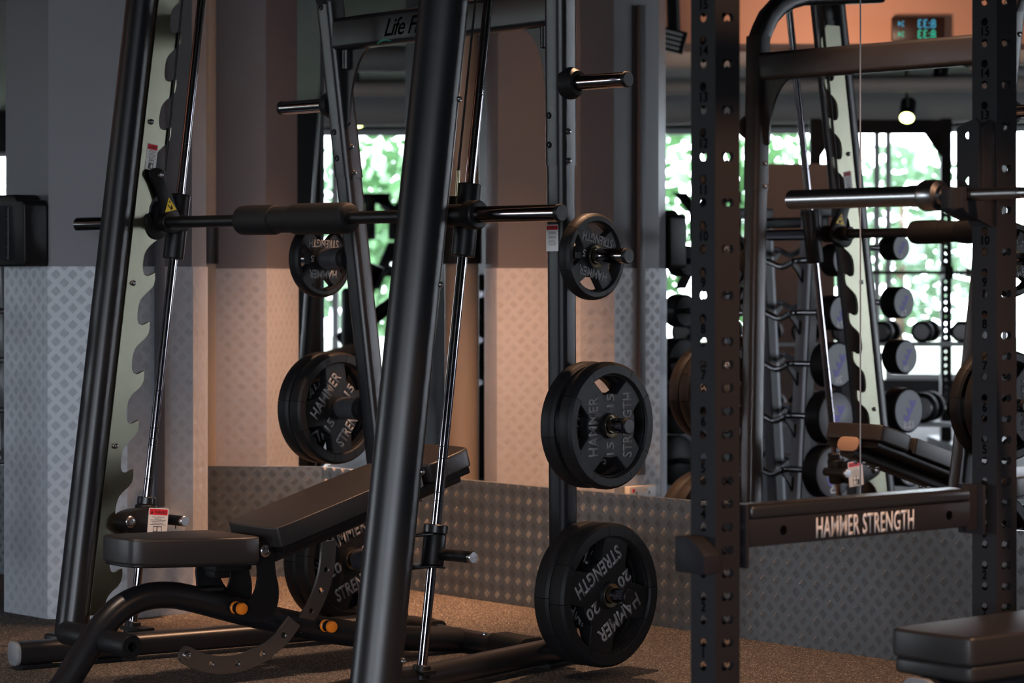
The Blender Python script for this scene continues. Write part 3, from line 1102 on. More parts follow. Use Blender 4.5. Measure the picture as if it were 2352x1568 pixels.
# ------------------------------------------------------------------ weight plates (flat face towards +z of the plate)
def make_plate(kg, R, t, label):
    r = empty('weight_plate', (0, 0, 0), 0, label, 'weight plate')
    rin, rw = R * 0.80, R - R * 0.80
    rim = MB()
    b = 0.12 * rw
    prof = [(rin, -t / 2 + 0.006), (rin + b, -t / 2), (R - 0.010, -t / 2), (R - 0.002, -t / 2 + 0.008), (R, -t * 0.2), (R, t * 0.2), (R - 0.002, t / 2 - 0.008), (R - 0.010, t / 2), (rin + b, t / 2), (rin, t / 2 - 0.006), (rin, -t / 2 + 0.006)]
    gap = 0.004
    ops = [(k * 90, 29 if kg != 5 else 31) for k in range(4)]
    edges = sorted([D2R(a + sg * w) for a, w in ops for sg in (-1, 1)])
    seg = []
    for i in range(8):
        a0 = edges[i] + gap
        a1 = (edges[(i + 1) % 8] + (2 * pi if i == 7 else 0)) - gap
        # lathe axis z with u = orthogonal: build directly
        n = 9
        vs, fs = [], []
        for k in range(n + 1):
            a = a0 + (a1 - a0) * k / n
            for rr, h in prof[:-1]:
                vs.append((rr * math.cos(a), rr * math.sin(a), h))
        m = len(prof) - 1
        for k in range(n):
            for j in range(m):
                j2 = (j + 1) % m
                fs.append((k * m + j, k * m + j2, (k + 1) * m + j2, (k + 1) * m + j))
        fs.append(tuple(range(m)))
        fs.append(tuple(n * m + j for j in reversed(range(m))))
        rim.add(vs, fs)
    obj('rim', rim.mesh('rim', ang=30), M_RUB, r)
    rf = rin + 0.3 * b
    outer = circle(0, 0, rf, 72)
    loops = [outer, circle(0, 0, R * 0.165, 32)]
    ri, ro = R * (0.50 if kg != 5 else 0.46), R * 0.795
    for a, w in ops:
        lp = []
        for k in range(9):
            x = D2R(a - w + 2 * w * k / 8)
            lp.append((ro * math.cos(x), ro * math.sin(x)))
        wi = w * 0.60
        for k in range(3):
            x = D2R(a + wi - 2 * wi * k / 2)
            lp.append((ri * math.cos(x), ri * math.sin(x)))
        loops.append(lp)
    tw = t * 0.62
    web = plate2d('web', loops, tw, 0.003)
    obj('web', web, M_RUB, r)
    hub = MB().lathe([(0.0262, -t / 2), (0.040, -t / 2), (R * 0.165 + 0.006, -tw / 2 - 0.001), (R * 0.165 + 0.006, tw / 2 + 0.001), (0.040, t / 2), (0.034, t / 2 + 0.001), (0.0262, t / 2 - 0.004), (0.0262, -t / 2)], n=40)
    obj('hub', hub.mesh('hub'), M_RUB, r)
    ring = MB().lathe([(0.0258, t / 2 - 0.004), (0.033, t / 2 + 0.0005), (0.0365, t / 2 + 0.0015), (0.0365, t / 2 - 0.002), (0.0258, t / 2 - 0.008)], n=40)
    ring.lathe([(0.0258, t / 2 - 0.006), (0.0258, -t / 2 + 0.006), (0.0262, -t / 2 + 0.006), (0.0262, t / 2 - 0.006)], n=40)
    obj('hub_ring', ring.mesh('hub_ring'), M_BRASS, r)
    zt = tw / 2 + 0.0005
    hgt = R * 0.205
    wd = R * 1.02
    for s, y in (('HAMMER', R * 0.395), ('STRENGTH', -R * 0.395)):
        tm = text_mesh(s, hgt, 0.0014, 0.026, 1.0, 0.0, 1.04)
        x0, x1 = min(v.co.x for v in tm.vertices), max(v.co.x for v in tm.vertices)
        k = (wd * (0.92 if s == 'HAMMER' else 1.0)) / (x1 - x0)
        tm.transform(T((-(x0 + x1) / 2 * k, y, zt - 0.0006)) @ Matrix.Diagonal((k, 1, 1, 1)))
        obj('lettering', tm, M_LETTER, r)
    for sg in (-1, 1):
        tm = text_mesh(str(kg), R * 0.165, 0.0014, 0.03, 1.1 if kg != 5 else 1.0, 0.0, 1.05)
        tm.transform(T((sg * R * 0.375, 0, zt - 0.0006)))
        obj('weight_number', tm, M_LETTER, r)
    return r


def set_plate(r, frame_loc, frame_rz, p, theta, sgn=1):
    """hang plate r: axis along the local x of the frame, face turned to +x, spun by theta degrees"""
    F_ = Matrix.Translation(Vector((frame_loc[0], frame_loc[1], 0))) @ Matrix.Rotation(frame_rz, 4, 'Z')
    B_ = basis(p, (0, 1, 0), (0, 0, 1), (1, 0, 0))
    r.matrix_world = F_ @ B_ @ Matrix.Rotation(D2R(theta), 4, 'Z')


PR = {5: (0.1345, 0.048), 15: (0.197, 0.056), 20: (0.225, 0.062)}
proto = {}
plates = [
    # side, horn height, kg, offset of plate centre from the post, spin, label
    ('R', HZ[1], 5, 0.128, 168, 'small 5 kg weight plate on second horn of right rear post'),
    ('R', HZ[2], 15, 0.186, 90, 'outer 15 kg weight plate on third horn of right rear post'),
    ('R', HZ[2], 15, 0.112, 70, 'inner 15 kg weight plate behind another, third horn of right rear post'),
    ('R', HZ[3], 20, 0.176, 212, 'outer 20 kg weight plate on lowest horn, just above the floor at right'),
    ('R', HZ[3], 20, 0.111, 150, 'inner 20 kg weight plate behind another on lowest right horn'),
    ('L', HZ[1], 5, -0.194, 178, 'small 5 kg weight plate hanging under the bar pad on left rear post'),
    ('L', HZ[2], 15, -0.198, 52, 'inner 15 kg weight plate on left rear post, above the bench backrest'),
    ('L', HZ[2], 15, -0.262, 20, 'outer 15 kg weight plate on left rear post, mostly hidden behind its twin'),
    ('L', HZ[3], 20, -0.217, 22, 'inner 20 kg weight plate low on left rear post, seen under the bench'),
    ('L', HZ[3], 20, -0.281, 60, 'outer 20 kg weight plate low on left rear post, mostly hidden behind its twin'),
]
for s, z, kg, off, th, lab in plates:
    if kg not in proto:
        r = make_plate(kg, *PR[kg], lab)
        proto[kg] = r
    else:
        r = copy_tree(proto[kg])
        r['label'] = lab
    r['group'] = 'weight plates on the smith machine'
    q = HORN[s, z]
    set_plate(r, SO, SPH, (q[0] + off, q[1], z - 0.0015), th)

# ------------------------------------------------------------------ adjustable bench under the bar
BO, BPH = (-0.1673, 8.677), D2R(-51.5)
bench = empty('adjustable_bench', (BO[0], BO[1], -0.032), BPH, 'black vinyl adjustable bench with raised backrest under the smith machine bar', 'workout bench')
bench.scale = (1.026, 1.026, 1.026)
cen = [(-1.475, 0.032), (-1.445, 0.06), (-1.405, 0.115), (-1.36, 0.175), (-1.315, 0.228), (-1.265, 0.268), (-1.205, 0.292), (-1.14, 0.299), (-1.07, 0.293), (-0.98, 0.267), (-0.80, 0.21), (-0.40, 0.106), (-0.02, 0.070)]
# subdivide
path = []
for i in range(len(cen) - 1):
    a, b = cen[i], cen[i + 1]
    for k in range(3):
        path.append((0, a[0] + (b[0] - a[0]) * k / 3, a[1] + (b[1] - a[1]) * k / 3))
path.append((0, *cen[-1]))
for _ in range(3):
    path = [path[0]] + [tuple((path[i - 1][j] + 2 * path[i][j] + path[i + 1][j]) / 4 for j in range(3)) for i in range(1, len(path) - 1)] + [path[-1]]
mt = MB().tube(path, (0.042, 0.040), 28, up=(0, 0, 1))
frame = obj('main_frame', mt.mesh('main_frame'), M_TUBE, bench)
for k, (y, z) in enumerate(((-0.90, 0.247), (-0.574, 0.166))):
    kn = MB().cyl((0.03, y, z), (0.055, y, z), 0.018, 24, 0.002)
    kb = obj('pull_pin', kn.mesh('pull_pin'), M_BLACK, frame)
    k1 = MB().cyl((0.055, y, z), (0.066, y, z), 0.019, 24, 0.002)
    obj('orange_ring', k1.mesh('orange_ring'), M_ORANGE, kb)
    k2 = MB().cyl((0.066, y, z), (0.088, y, z), 0.0175, 24, 0.002)
    obj('grip', k2.mesh('grip'), M_BLACK, kb)
    k3 = MB().lathe([(0.018, 0.088), (0.0185, 0.094), (0.0165, 0.101), (0.009, 0.104), (0.0001, 0.1045)], (0, y, z), (1, 0, 0), 24)
    obj('orange_button', k3.mesh('orange_button'), M_ORANGE, kb)
# foot roller handles through the front leg
hy, hz = -1.335, 0.182
ro = MB().cyl((-0.14, hy, hz), (0.14, hy, hz), 0.012, 18)
rod = obj('handle_rod', ro.mesh('handle_rod'), M_STEEL, bench)
for sg in (-1, 1):
    gp = MB().lathe([(0.013, 0.050), (0.0325, 0.050), (0.035, 0.056), (0.035, 0.190), (0.032, 0.196), (0.014, 0.196), (0.014, 0.170)], (0, hy, hz), (sg, 0, 0), 28)
    obj('handle_grip', gp.mesh('handle_grip'), M_RUB, bench)
# rear stabiliser with wheels
sb = MB().tube([(-0.33, 0.02, 0.065), (0.30, 0.02, 0.065)], rrect(0.085, 0.062, 0.025, 5))
stb = obj('rear_stabilizer', sb.mesh('rear_stabilizer'), M_TUBE, bench)
for sg in (-1, 1):
    cpb = MB().tube([(sg * 0.17, 0.02, 0.070), (sg * 0.34, 0.02, 0.070)], rrect(0.100, 0.076, 0.024, 5))
    obj('end_cover', cpb.mesh('end_cover', bev=0.004), M_RUB, stb)
    wh = MB().lathe([(0.008, -0.016), (0.028, -0.016), (0.035, -0.010), (0.035, 0.010), (0.028, 0.016), (0.008, 0.016), (0.008, -0.016)], (sg * 0.30, 0.088, 0.067), (1, 0, 0), 28)
    obj('wheel', wh.mesh('wheel'), M_RUB, stb)
    bolt(stb, (sg * 0.12, 0.0, 0.096), (0, 0, 1), 0.010)

# upholstery: rounded pads with a raised seam
def pad(name, parent, outline, t, M, bev, seamz=None):
    p = MB().prism(outline, -t / 2, t / 2).mesh(name, bev=bev, seg=5, ang=60)
    p.transform(M)
    o = obj(name, p, M_VINYL, parent)
    if seamz is not None:
        c = (sum(q[0] for q in outline) / len(outline), sum(q[1] for q in outline) / len(outline))
        k = 1 - bev * 0.22 / max(abs(outline[0][0] - c[0]), 0.05)
        pts = [(c[0] + (q[0] - c[0]) * k, c[1] + (q[1] - c[1]) * k, t / 2 - bev * 0.20) for q in outline]
        sm = MB()
        n = len(pts)
        rg = []
        for i in range(n):
            a, b, d = Vector(pts[i - 1]), Vector(pts[i]), Vector(pts[(i + 1) % n])
            tt = (d - a).normalized()
            u = tt.cross(Vector((0, 0, 1))).normalized()
            rg.append([b + u * 0.0016 * math.cos(w) + Vector((0, 0, 0.0016 * math.sin(w))) for w in (0, pi / 2, pi, 3 * pi / 2)])
        rg.append(rg[0])
        sm.ring_tube(rg, caps=False)
        me = sm.mesh('seam')
        me.transform(M)
        obj('seam', me, M_BLACK, o)
    return o


seat_out = smooth_loop([(-0.07, -0.215), (-0.105, -0.185), (-0.145, 0.10), (-0.145, 0.19), (-0.125, 0.215), (0.125, 0.215), (0.145, 0.19), (0.145, 0.10), (0.105, -0.185), (0.07, -0.215)], 2)
MS = basis((0, -1.068, 0.432), (1, 0, 0), Vector((0, 1, -0.035)).normalized(), Vector((0, 0.035, 1)).normalized())
seat = pad('seat', bench, seat_out, 0.078, MS, 0.033, True)
su = MB().prism([(x * 0.97, y * 0.97) for x, y in seat_out], -0.046, -0.036).mesh('seat_base', bev=0.002)
su.transform(MS)
obj('seat_base', su, M_BLACK, bench)
# backrest
inc = math.atan2(0.160, 0.545)
ey_ = Vector((0, math.cos(inc), math.sin(inc)))
ez_ = Vector((0, -math.sin(inc), math.cos(inc)))
b0 = Vector((0, -0.80, 0.442))
def back_pad(name, y0, y1, w0, w1):
    mid = b0 + ey_ * ((y0 + y1) / 2)
    L_ = (y1 - y0) / 2
    out = smooth_loop([(-w0 + 0.02, -L_), (-w0, -L_ + 0.02), (-w1, L_ - 0.02), (-w1 + 0.02, L_), (w1 - 0.02, L_), (w1, L_ - 0.02), (w0, -L_ + 0.02), (w0 - 0.02, -L_)], 2)
    return pad(name, bench, out, 0.062, basis(mid + ez_ * 0.012, (1, 0, 0), ey_, ez_), 0.020, True)


back_pad('backrest', 0.0, 0.575, 0.145, 0.145)
back_pad('headrest', 0.590, 0.775, 0.145, 0.138)
bb = MB().tube([b0 + ey_ * 0.02 - ez_ * 0.032, b0 + ey_ * 0.76 - ez_ * 0.032], rrect(0.245, 0.022, 0.006, 2), up=ez_)
obj('backrest_base', bb.mesh('backrest_base'), M_BLACK, bench)
bt = MB().tube([b0 + ey_ * 0.0 - ez_ * 0.062, b0 + ey_ * 0.78 - ez_ * 0.062], rrect(0.07, 0.05, 0.012, 3), up=ez_)
bts = obj('backrest_tube', bt.mesh('backrest_tube'), M_TUBE, bench)
bc = MB().tube([b0 + ey_ * 0.775 - ez_ * 0.040, b0 + ey_ * 0.787 - ez_ * 0.040], rrect(0.10, 0.055, 0.025, 5), up=ez_)
obj('end_cap', bc.mesh('end_cap', bev=0.003), M_TAN, bts)
for q in (0.62, 0.70, 0.30):
    for sg in (-1, 1):
        bolt(bts, b0 + ey_ * q - ez_ * 0.087 + Vector((sg * 0.02, 0, 0)), -ez_, 0.008)
# hinge brackets
brk = smooth_loop([(-0.842, 0.415), (-0.832, 0.438), (-0.797, 0.440), (-0.776, 0.418), (-0.770, 0.34), (-0.757, 0.30), (-0.760, 0.245), (-0.79, 0.20), (-0.92, 0.22), (-0.90, 0.245), (-0.862, 0.265), (-0.838, 0.30), (-0.830, 0.35)], 2)
fbk = smooth_loop([(-0.985, 0.385), (-0.915, 0.385), (-0.905, 0.34), (-0.875, 0.29), (-0.82, 0.25), (-0.80, 0.22), (-0.98, 0.24), (-0.975, 0.30)], 2)
for x in (-0.075, 0.075):
    bk = plate2d('hinge_bracket', [brk], 0.008, 0.001)
    bk.transform(T((x, 0, 0)) @ ML)
    h = obj('hinge_bracket', bk, M_BLACK, bench)
    if x > 0:
        bolt(h, (x + 0.004, -0.808, 0.413), (1, 0, 0), 0.019)
fk = plate2d('seat_bracket', [fbk], 0.010, 0.001)
fk.transform(T((-0.035, 0, 0)) @ ML)
obj('seat_bracket', fk, M_BLACK, bench)
sbx = MB().box((0, -0.90, 0.372), (0.10, 0.13, 0.035)).box((0, -0.93, 0.36), (0.07, 0.06, 0.05))
obj('seat_carrier', sbx.mesh('seat_carrier', bev=0.006), M_BLACK, bench)
gs = MB().box((0, -0.99, 0.302), (0.055, 0.14, 0.012), Matrix.Rotation(0, 4, 'X'))
me = gs.mesh('slider_plate', bev=0.002)
o = obj('slider_plate', me, M_BLACK, bench)
# curved adjustment straps with holes
def arc_strap(name, c, r0, r1, a0, a1, x, holes, m):
    lp = [(c[0] + r1 * math.cos(a), c[1] + r1 * math.sin(a)) for a in [a0 + (a1 - a0) * k / 24 for k in range(25)]]
    lp += [(c[0] + (r0 + r1) / 2 + 0, c[1])][:0]
    em = ((r0 + r1) / 2, (r1 - r0) / 2)
    for k in range(1, 8):                  # round end
        t = a1 + 0
        cx_, cy_ = c[0] + em[0] * math.cos(a1), c[1] + em[0] * math.sin(a1)
        w = a1 + (pi * k / 8) * (1 if a1 > a0 else -1)
        lp.append((cx_ + em[1] * math.cos(w), cy_ + em[1] * math.sin(w)))
    lp += [(c[0] + r0 * math.cos(a), c[1] + r0 * math.sin(a)) for a in [a1 + (a0 - a1) * k / 24 for k in range(25)]]
    hs_ = [circle(c[0] + em[0] * math.cos(a), c[1] + em[0] * math.sin(a), 0.0105, 14) for a in holes]
    me = plate2d(name, [lp] + hs_, 0.010, 0.0008)
    me.transform(T((x, 0, 0)) @ ML)
    return obj(name, me, m, bench)


# lower strap: circle through measured points
ca_, ra_ = (-0.930, 0.372), 0.292
as1 = arc_strap('seat_angle_strap', ca_, ra_ - 0.026, ra_ + 0.026, D2R(-38), D2R(-121), 0.072, [D2R(a) for a in (-49, -67, -85, -103)], M_DSTEEL)
bolt(as1, (0.077, ca_[0] + ra_ * math.cos(D2R(-121)), ca_[1] + ra_ * math.sin(D2R(-121))), (1, 0, 0), 0.013)
ca2, ra2 = (-0.86, 0.40), 0.315
arc_strap('back_angle_strap', ca2, ra2 - 0.026, ra2 + 0.026, D2R(4), D2R(-46), 0.030, [D2R(a) for a in (-12, -24, -37)], M_DSTEEL)

# ------------------------------------------------------------------ power rack (local y towards the mirror)
RO, RPH = (0.44787, 5.75502), D2R(-49.5)
rack = empty('power_rack', (RO[0], RO[1], 0), RPH, 'charcoal power rack with numbered square uprights full of round holes', 'power rack')
MRK = Matrix.Translation((RO[0], RO[1], 0)) @ Matrix.Rotation(RPH, 4, 'Z')
W_, TH = 0.076, 0.003
nz = lambda k: 0.4146 + 0.1016 * (k - 1)
z_all = [nz(k) + d for k in range(-2, 19) for d in (-0.029, 0.022)]
z_thr = sorted([nz(k) - 0.029 for k in range(-2, 19)] + [nz(k) + 0.022 for k in range(-2, 8)])


def slot(z):
    r_, c_ = 0.0098, 0.0090
    out = []
    for k in range(13):
        a = D2R(-140 + 280 * k / 12)
        out.append((c_ + r_ * math.cos(a), z + r_ * math.sin(a)))
    for k in range(13):
        a = D2R(40 + 280 * k / 12)
        out.append((-c_ + r_ * math.cos(a), z + r_ * math.sin(a)))
    return out


def sheet(zs, w, double=False):
    return plate2d('sheet', [[(-w / 2, 0.0), (w / 2, 0.0), (w / 2, 2.4), (-w / 2, 2.4)]] + [slot(z) if double else circle(0, z, 0.0105, 18) for z in zs], TH)


sa, sb_, sc_ = sheet(z_all, W_), sheet(z_thr, W_), sheet(z_thr, W_ - 2 * TH, True)
hh = W_ / 2 - TH / 2
up_me = join_meshes([
    (sa, basis((0, -hh, 0), (1, 0, 0), (0, 0, 1), (0, -1, 0))),
    (sb_, basis((0, hh, 0), (1, 0, 0), (0, 0, 1), (0, -1, 0))),
    (sc_, basis((hh, 0, 0), (0, 1, 0), (0, 0, 1), (1, 0, 0))),
    (sc_, basis((-hh, 0, 0), (0, 1, 0), (0, 0, 1), (1, 0, 0)))], 'upright')
num_me = []
for k in range(1, 18):
    tm = text_mesh(str(k), 0.021, 0.0006, 0.02)
    tm.transform(basis((0.001, -W_ / 2 - 0.0001, nz(k)), (1, 0, 0), (0, 0, 1), (0, -1, 0)))
    num_me.append(tm)
YF = 0.960
for x, y in ((0, 0), (0, YF), (1.19, 0), (1.19, YF)):
    u = obj('upright', up_me, M_RACK, rack, T((x, y, 0)))
    for tm in (num_me if x == 0 else ()):
        obj('number', tm, M_DLETTER, u)
for x in (0, 1.19):
    for z in (0.03, 2.36):
        b = MB().box((x, YF / 2, z), (0.076, YF - 0.076, 0.06 if z < 1 else 0.076))
        obj('side_rail', b.mesh('side_rail', bev=0.004), M_RACK, rack)
for z, y in ((2.36, 0), (2.36, YF), (0.03, YF)):
    b = MB().box((0.595, y, z), (1.19 - 0.076, 0.076, 0.06 if z < 1 else 0.076))
    obj('cross_rail', b.mesh('cross_rail', bev=0.004), M_RACK, rack)

# safety arm hung between the left uprights
saf = empty('safety_arm', MRK @ Vector((0, 0.06, 0.64)), RPH, 'charcoal safety arm with white brand lettering spanning between numbered rack uprights', 'safety arm')
def SA(m):
    m.transform(T((0, -0.06, -0.64)))
    return m
b = MB().box((-0.004, 0.455, 0.671), (0.068, 0.76, 0.062))
arm = obj('arm_beam', SA(b.mesh('arm_beam', bev=0.004)), M_RACK, saf)
b = MB().box((-0.002, 0.455, 0.717), (0.072, 0.75, 0.030))
obj('top_pad', SA(b.mesh('top_pad', bev=0.008, seg=3)), mat('black_plastic_pad', (0.02, 0.02, 0.021), 0.25), saf)
tm = text_mesh('HAMMER STRENGTH', 0.046, 0.0006, 0.014, 1.0, 0.0, 1.04)
x0, x1 = min(v.co.x for v in tm.vertices), max(v.co.x for v in tm.vertices)
tm.transform(basis((0.0302, 0.460, 0.671), (0, 1, 0), (0, 0, 1), (1, 0, 0)) @ Matrix.Diagonal((0.335 / (x1 - x0), 1, 1, 1)) @ T((-(x0 + x1) / 2, 0, 0)))
obj('lettering', SA(tm), M_WLETTER, arm)
for y in (0.185, 0.755):
    h = MB().cyl((0.0285, y, 0.672), (0.0305, y, 0.672), 0.011, 20)
    obj('hole_plug', SA(h.mesh('hole_plug')), M_DLETTER, arm)
for y, z0, z1 in ((0.066, 0.595, 0.735), (0.880, 0.618, 0.738)):
    b = MB().box((-0.004, y, (z0 + z1) / 2), (0.078, 0.010, z1 - z0))
    e = obj('end_plate', SA(b.mesh('end_plate', bev=0.002)), M_RACK, saf)
b = MB().box((0.012, 0.852, 0.683), (0.006, 0.060, 0.11))
obj('side_plate', SA(b.mesh('side_plate', bev=0.002)), M_RACK, saf)
# saddle that wraps the near upright's front face
st = MB().prism([(-0.030, 0.672), (0.012, 0.672), (0.040, 0.655), (0.062, 0.636), (0.062, 0.594), (-0.030, 0.594)], 0.041, 0.090, basis((-0.006, 0, 0), (1, 0, 0), (0, 0, 1), (0, -1, 0)))
sd = obj('front_saddle', SA(st.mesh('front_saddle', bev=0.003)), M_RACK, saf)

# j cup on the far upright
jc = empty('j_cup', MRK @ Vector((0, 0.90, 1.45)), RPH, 'dark j-cup hook on far rack upright holding the barbell shaft', 'j-cup')
def JC(m):
    m.transform(T((0, -0.90, -1.45)))
    return m
fp = plate2d('face_plate', [[(-0.038, 1.395), (0.030, 1.395), (0.030, 1.61), (0.018, 1.622), (-0.03, 1.605), (-0.038, 1.60)], circle(-0.006, 1.583, 0.0105, 18), circle(-0.006, 1.472, 0.0105, 18)], 0.008, 0.001)
fp.transform(basis((0, 0.868, 0), (1, 0, 0), (0, 0, 1), (0, -1, 0)))
obj('face_plate', JC(fp), M_RACK, jc)
pr = MB()
lpj = [(0.802, 1.452), (0.810, 1.456), (0.8133, 1.4225), (0.872, 1.4225), (0.872, 1.60), (0.905, 1.62), (0.915, 1.60), (0.915, 1.36), (0.900, 1.362), (0.81, 1.395), (0.802, 1.405)]
pr.prism(lpj, 0.026, 0.036, ML)
pr.prism([(0.802, 1.452), (0.810, 1.456), (0.8133, 1.4225), (0.872, 1.4225), (0.872, 1.375), (0.81, 1.395), (0.802, 1.405)], -0.036, 0.026, ML)
pr.box((0, 0.909, 1.49), (0.072, 0.008, 0.25))
obj('hook_body', JC(pr.mesh('hook_body', bev=0.002)), M_RACK, jc)
ln = MB().box((0.0, 0.842, 1.447), (0.05, 0.060, 0.008), Matrix.Identity(4))

# barbell lying on the j cups
bp_ = MRK @ Vector((0.545, 0.828, 1.4375))
bb_ = empty('barbell', bp_, RPH, 'steel olympic barbell resting on the j-cup of the power rack', 'barbell')
sh = MB().cyl((-0.60, 0, 0), (0.60, 0, 0), 0.0142, 28)
obj('shaft', sh.mesh('shaft'), M_STEEL, bb_)
for x0, x1 in ((-0.50, -0.36), (-0.33, -0.12), (0.12, 0.5)):
    kn = MB().lathe([(0.0141, x0), (0.0148, x0 + 0.002)] + [(0.0148 + (0.0003 if k % 2 else 0), x0 + 0.002 + (x1 - x0 - 0.004) * k / 40) for k in range(41)] + [(0.0141, x1)], (0, 0, 0), (1, 0, 0), 26)
    obj('knurling', kn.mesh('knurling'), M_DSTEEL, bb_)
for sg in (-1, 1):
    sl = MB().cyl((sg * 0.685, 0, 0), (sg * 1.10, 0, 0), 0.0252, 36, 0.003)
    obj('sleeve', sl.mesh('sleeve'), M_STEEL, bb_)
    co = MB().lathe([(0.0145, 0.588), (0.021, 0.590), (0.024, 0.600), (0.0375, 0.606), (0.0385, 0.615), (0.0385, 0.648), (0.036, 0.655), (0.027, 0.660), (0.027, 0.690), (0.0145, 0.690)], (0, 0, 0), (sg, 0, 0), 36)
    obj('collar', co.mesh('collar'), M_STEEL, bb_)

# flat bench standing inside the rack
b2 = empty('flat_bench', MRK @ Vector((0.31, 0.75, 0)), RPH, 'black padded flat bench with grey end cap at lower right corner', 'workout bench')
out = smooth_loop([(-0.10, -0.40), (-0.125, -0.375), (-0.13, 0.6), (-0.10, 0.63), (0.10, 0.63), (0.13, 0.6), (0.125, -0.375), (0.10, -0.40)], 2)
pd = MB().prism(out, -0.032, 0.032).mesh('bench_pad', bev=0.016, seg=5, ang=60)
pd.transform(T((0, 0, 0.424)))
obj('bench_pad', pd, M_VINYL, b2)
pd = MB().prism([(x * 0.97, y * 0.985) for x, y in out], -0.018, 0.018).mesh('pad_base', bev=0.010, seg=4, ang=60)
pd.transform(T((0, 0, 0.374)))
obj('pad_base', pd, M_VINYL, b2)
bm_ = MB().tube([(0, -0.42, 0.318), (0, 0.60, 0.318)], rrect(0.090, 0.080, 0.028, 6))
obj('bench_beam', bm_.mesh('bench_beam'), M_TUBE, b2)
cp = MB().tube([(0, -0.436, 0.318), (0, -0.42, 0.318)], rrect(0.094, 0.084, 0.03, 6))
obj('end_cap', cp.mesh('end_cap', bev=0.004), M_GREYCAP, b2)
for y in (-0.30, 0.50):
    lg = MB().box((0, y, 0.16), (0.07, 0.06, 0.25)).box((0, y, 0.025), (0.42, 0.07, 0.05))
    obj('leg', lg.mesh('leg', bev=0.006), M_TUBE, b2)

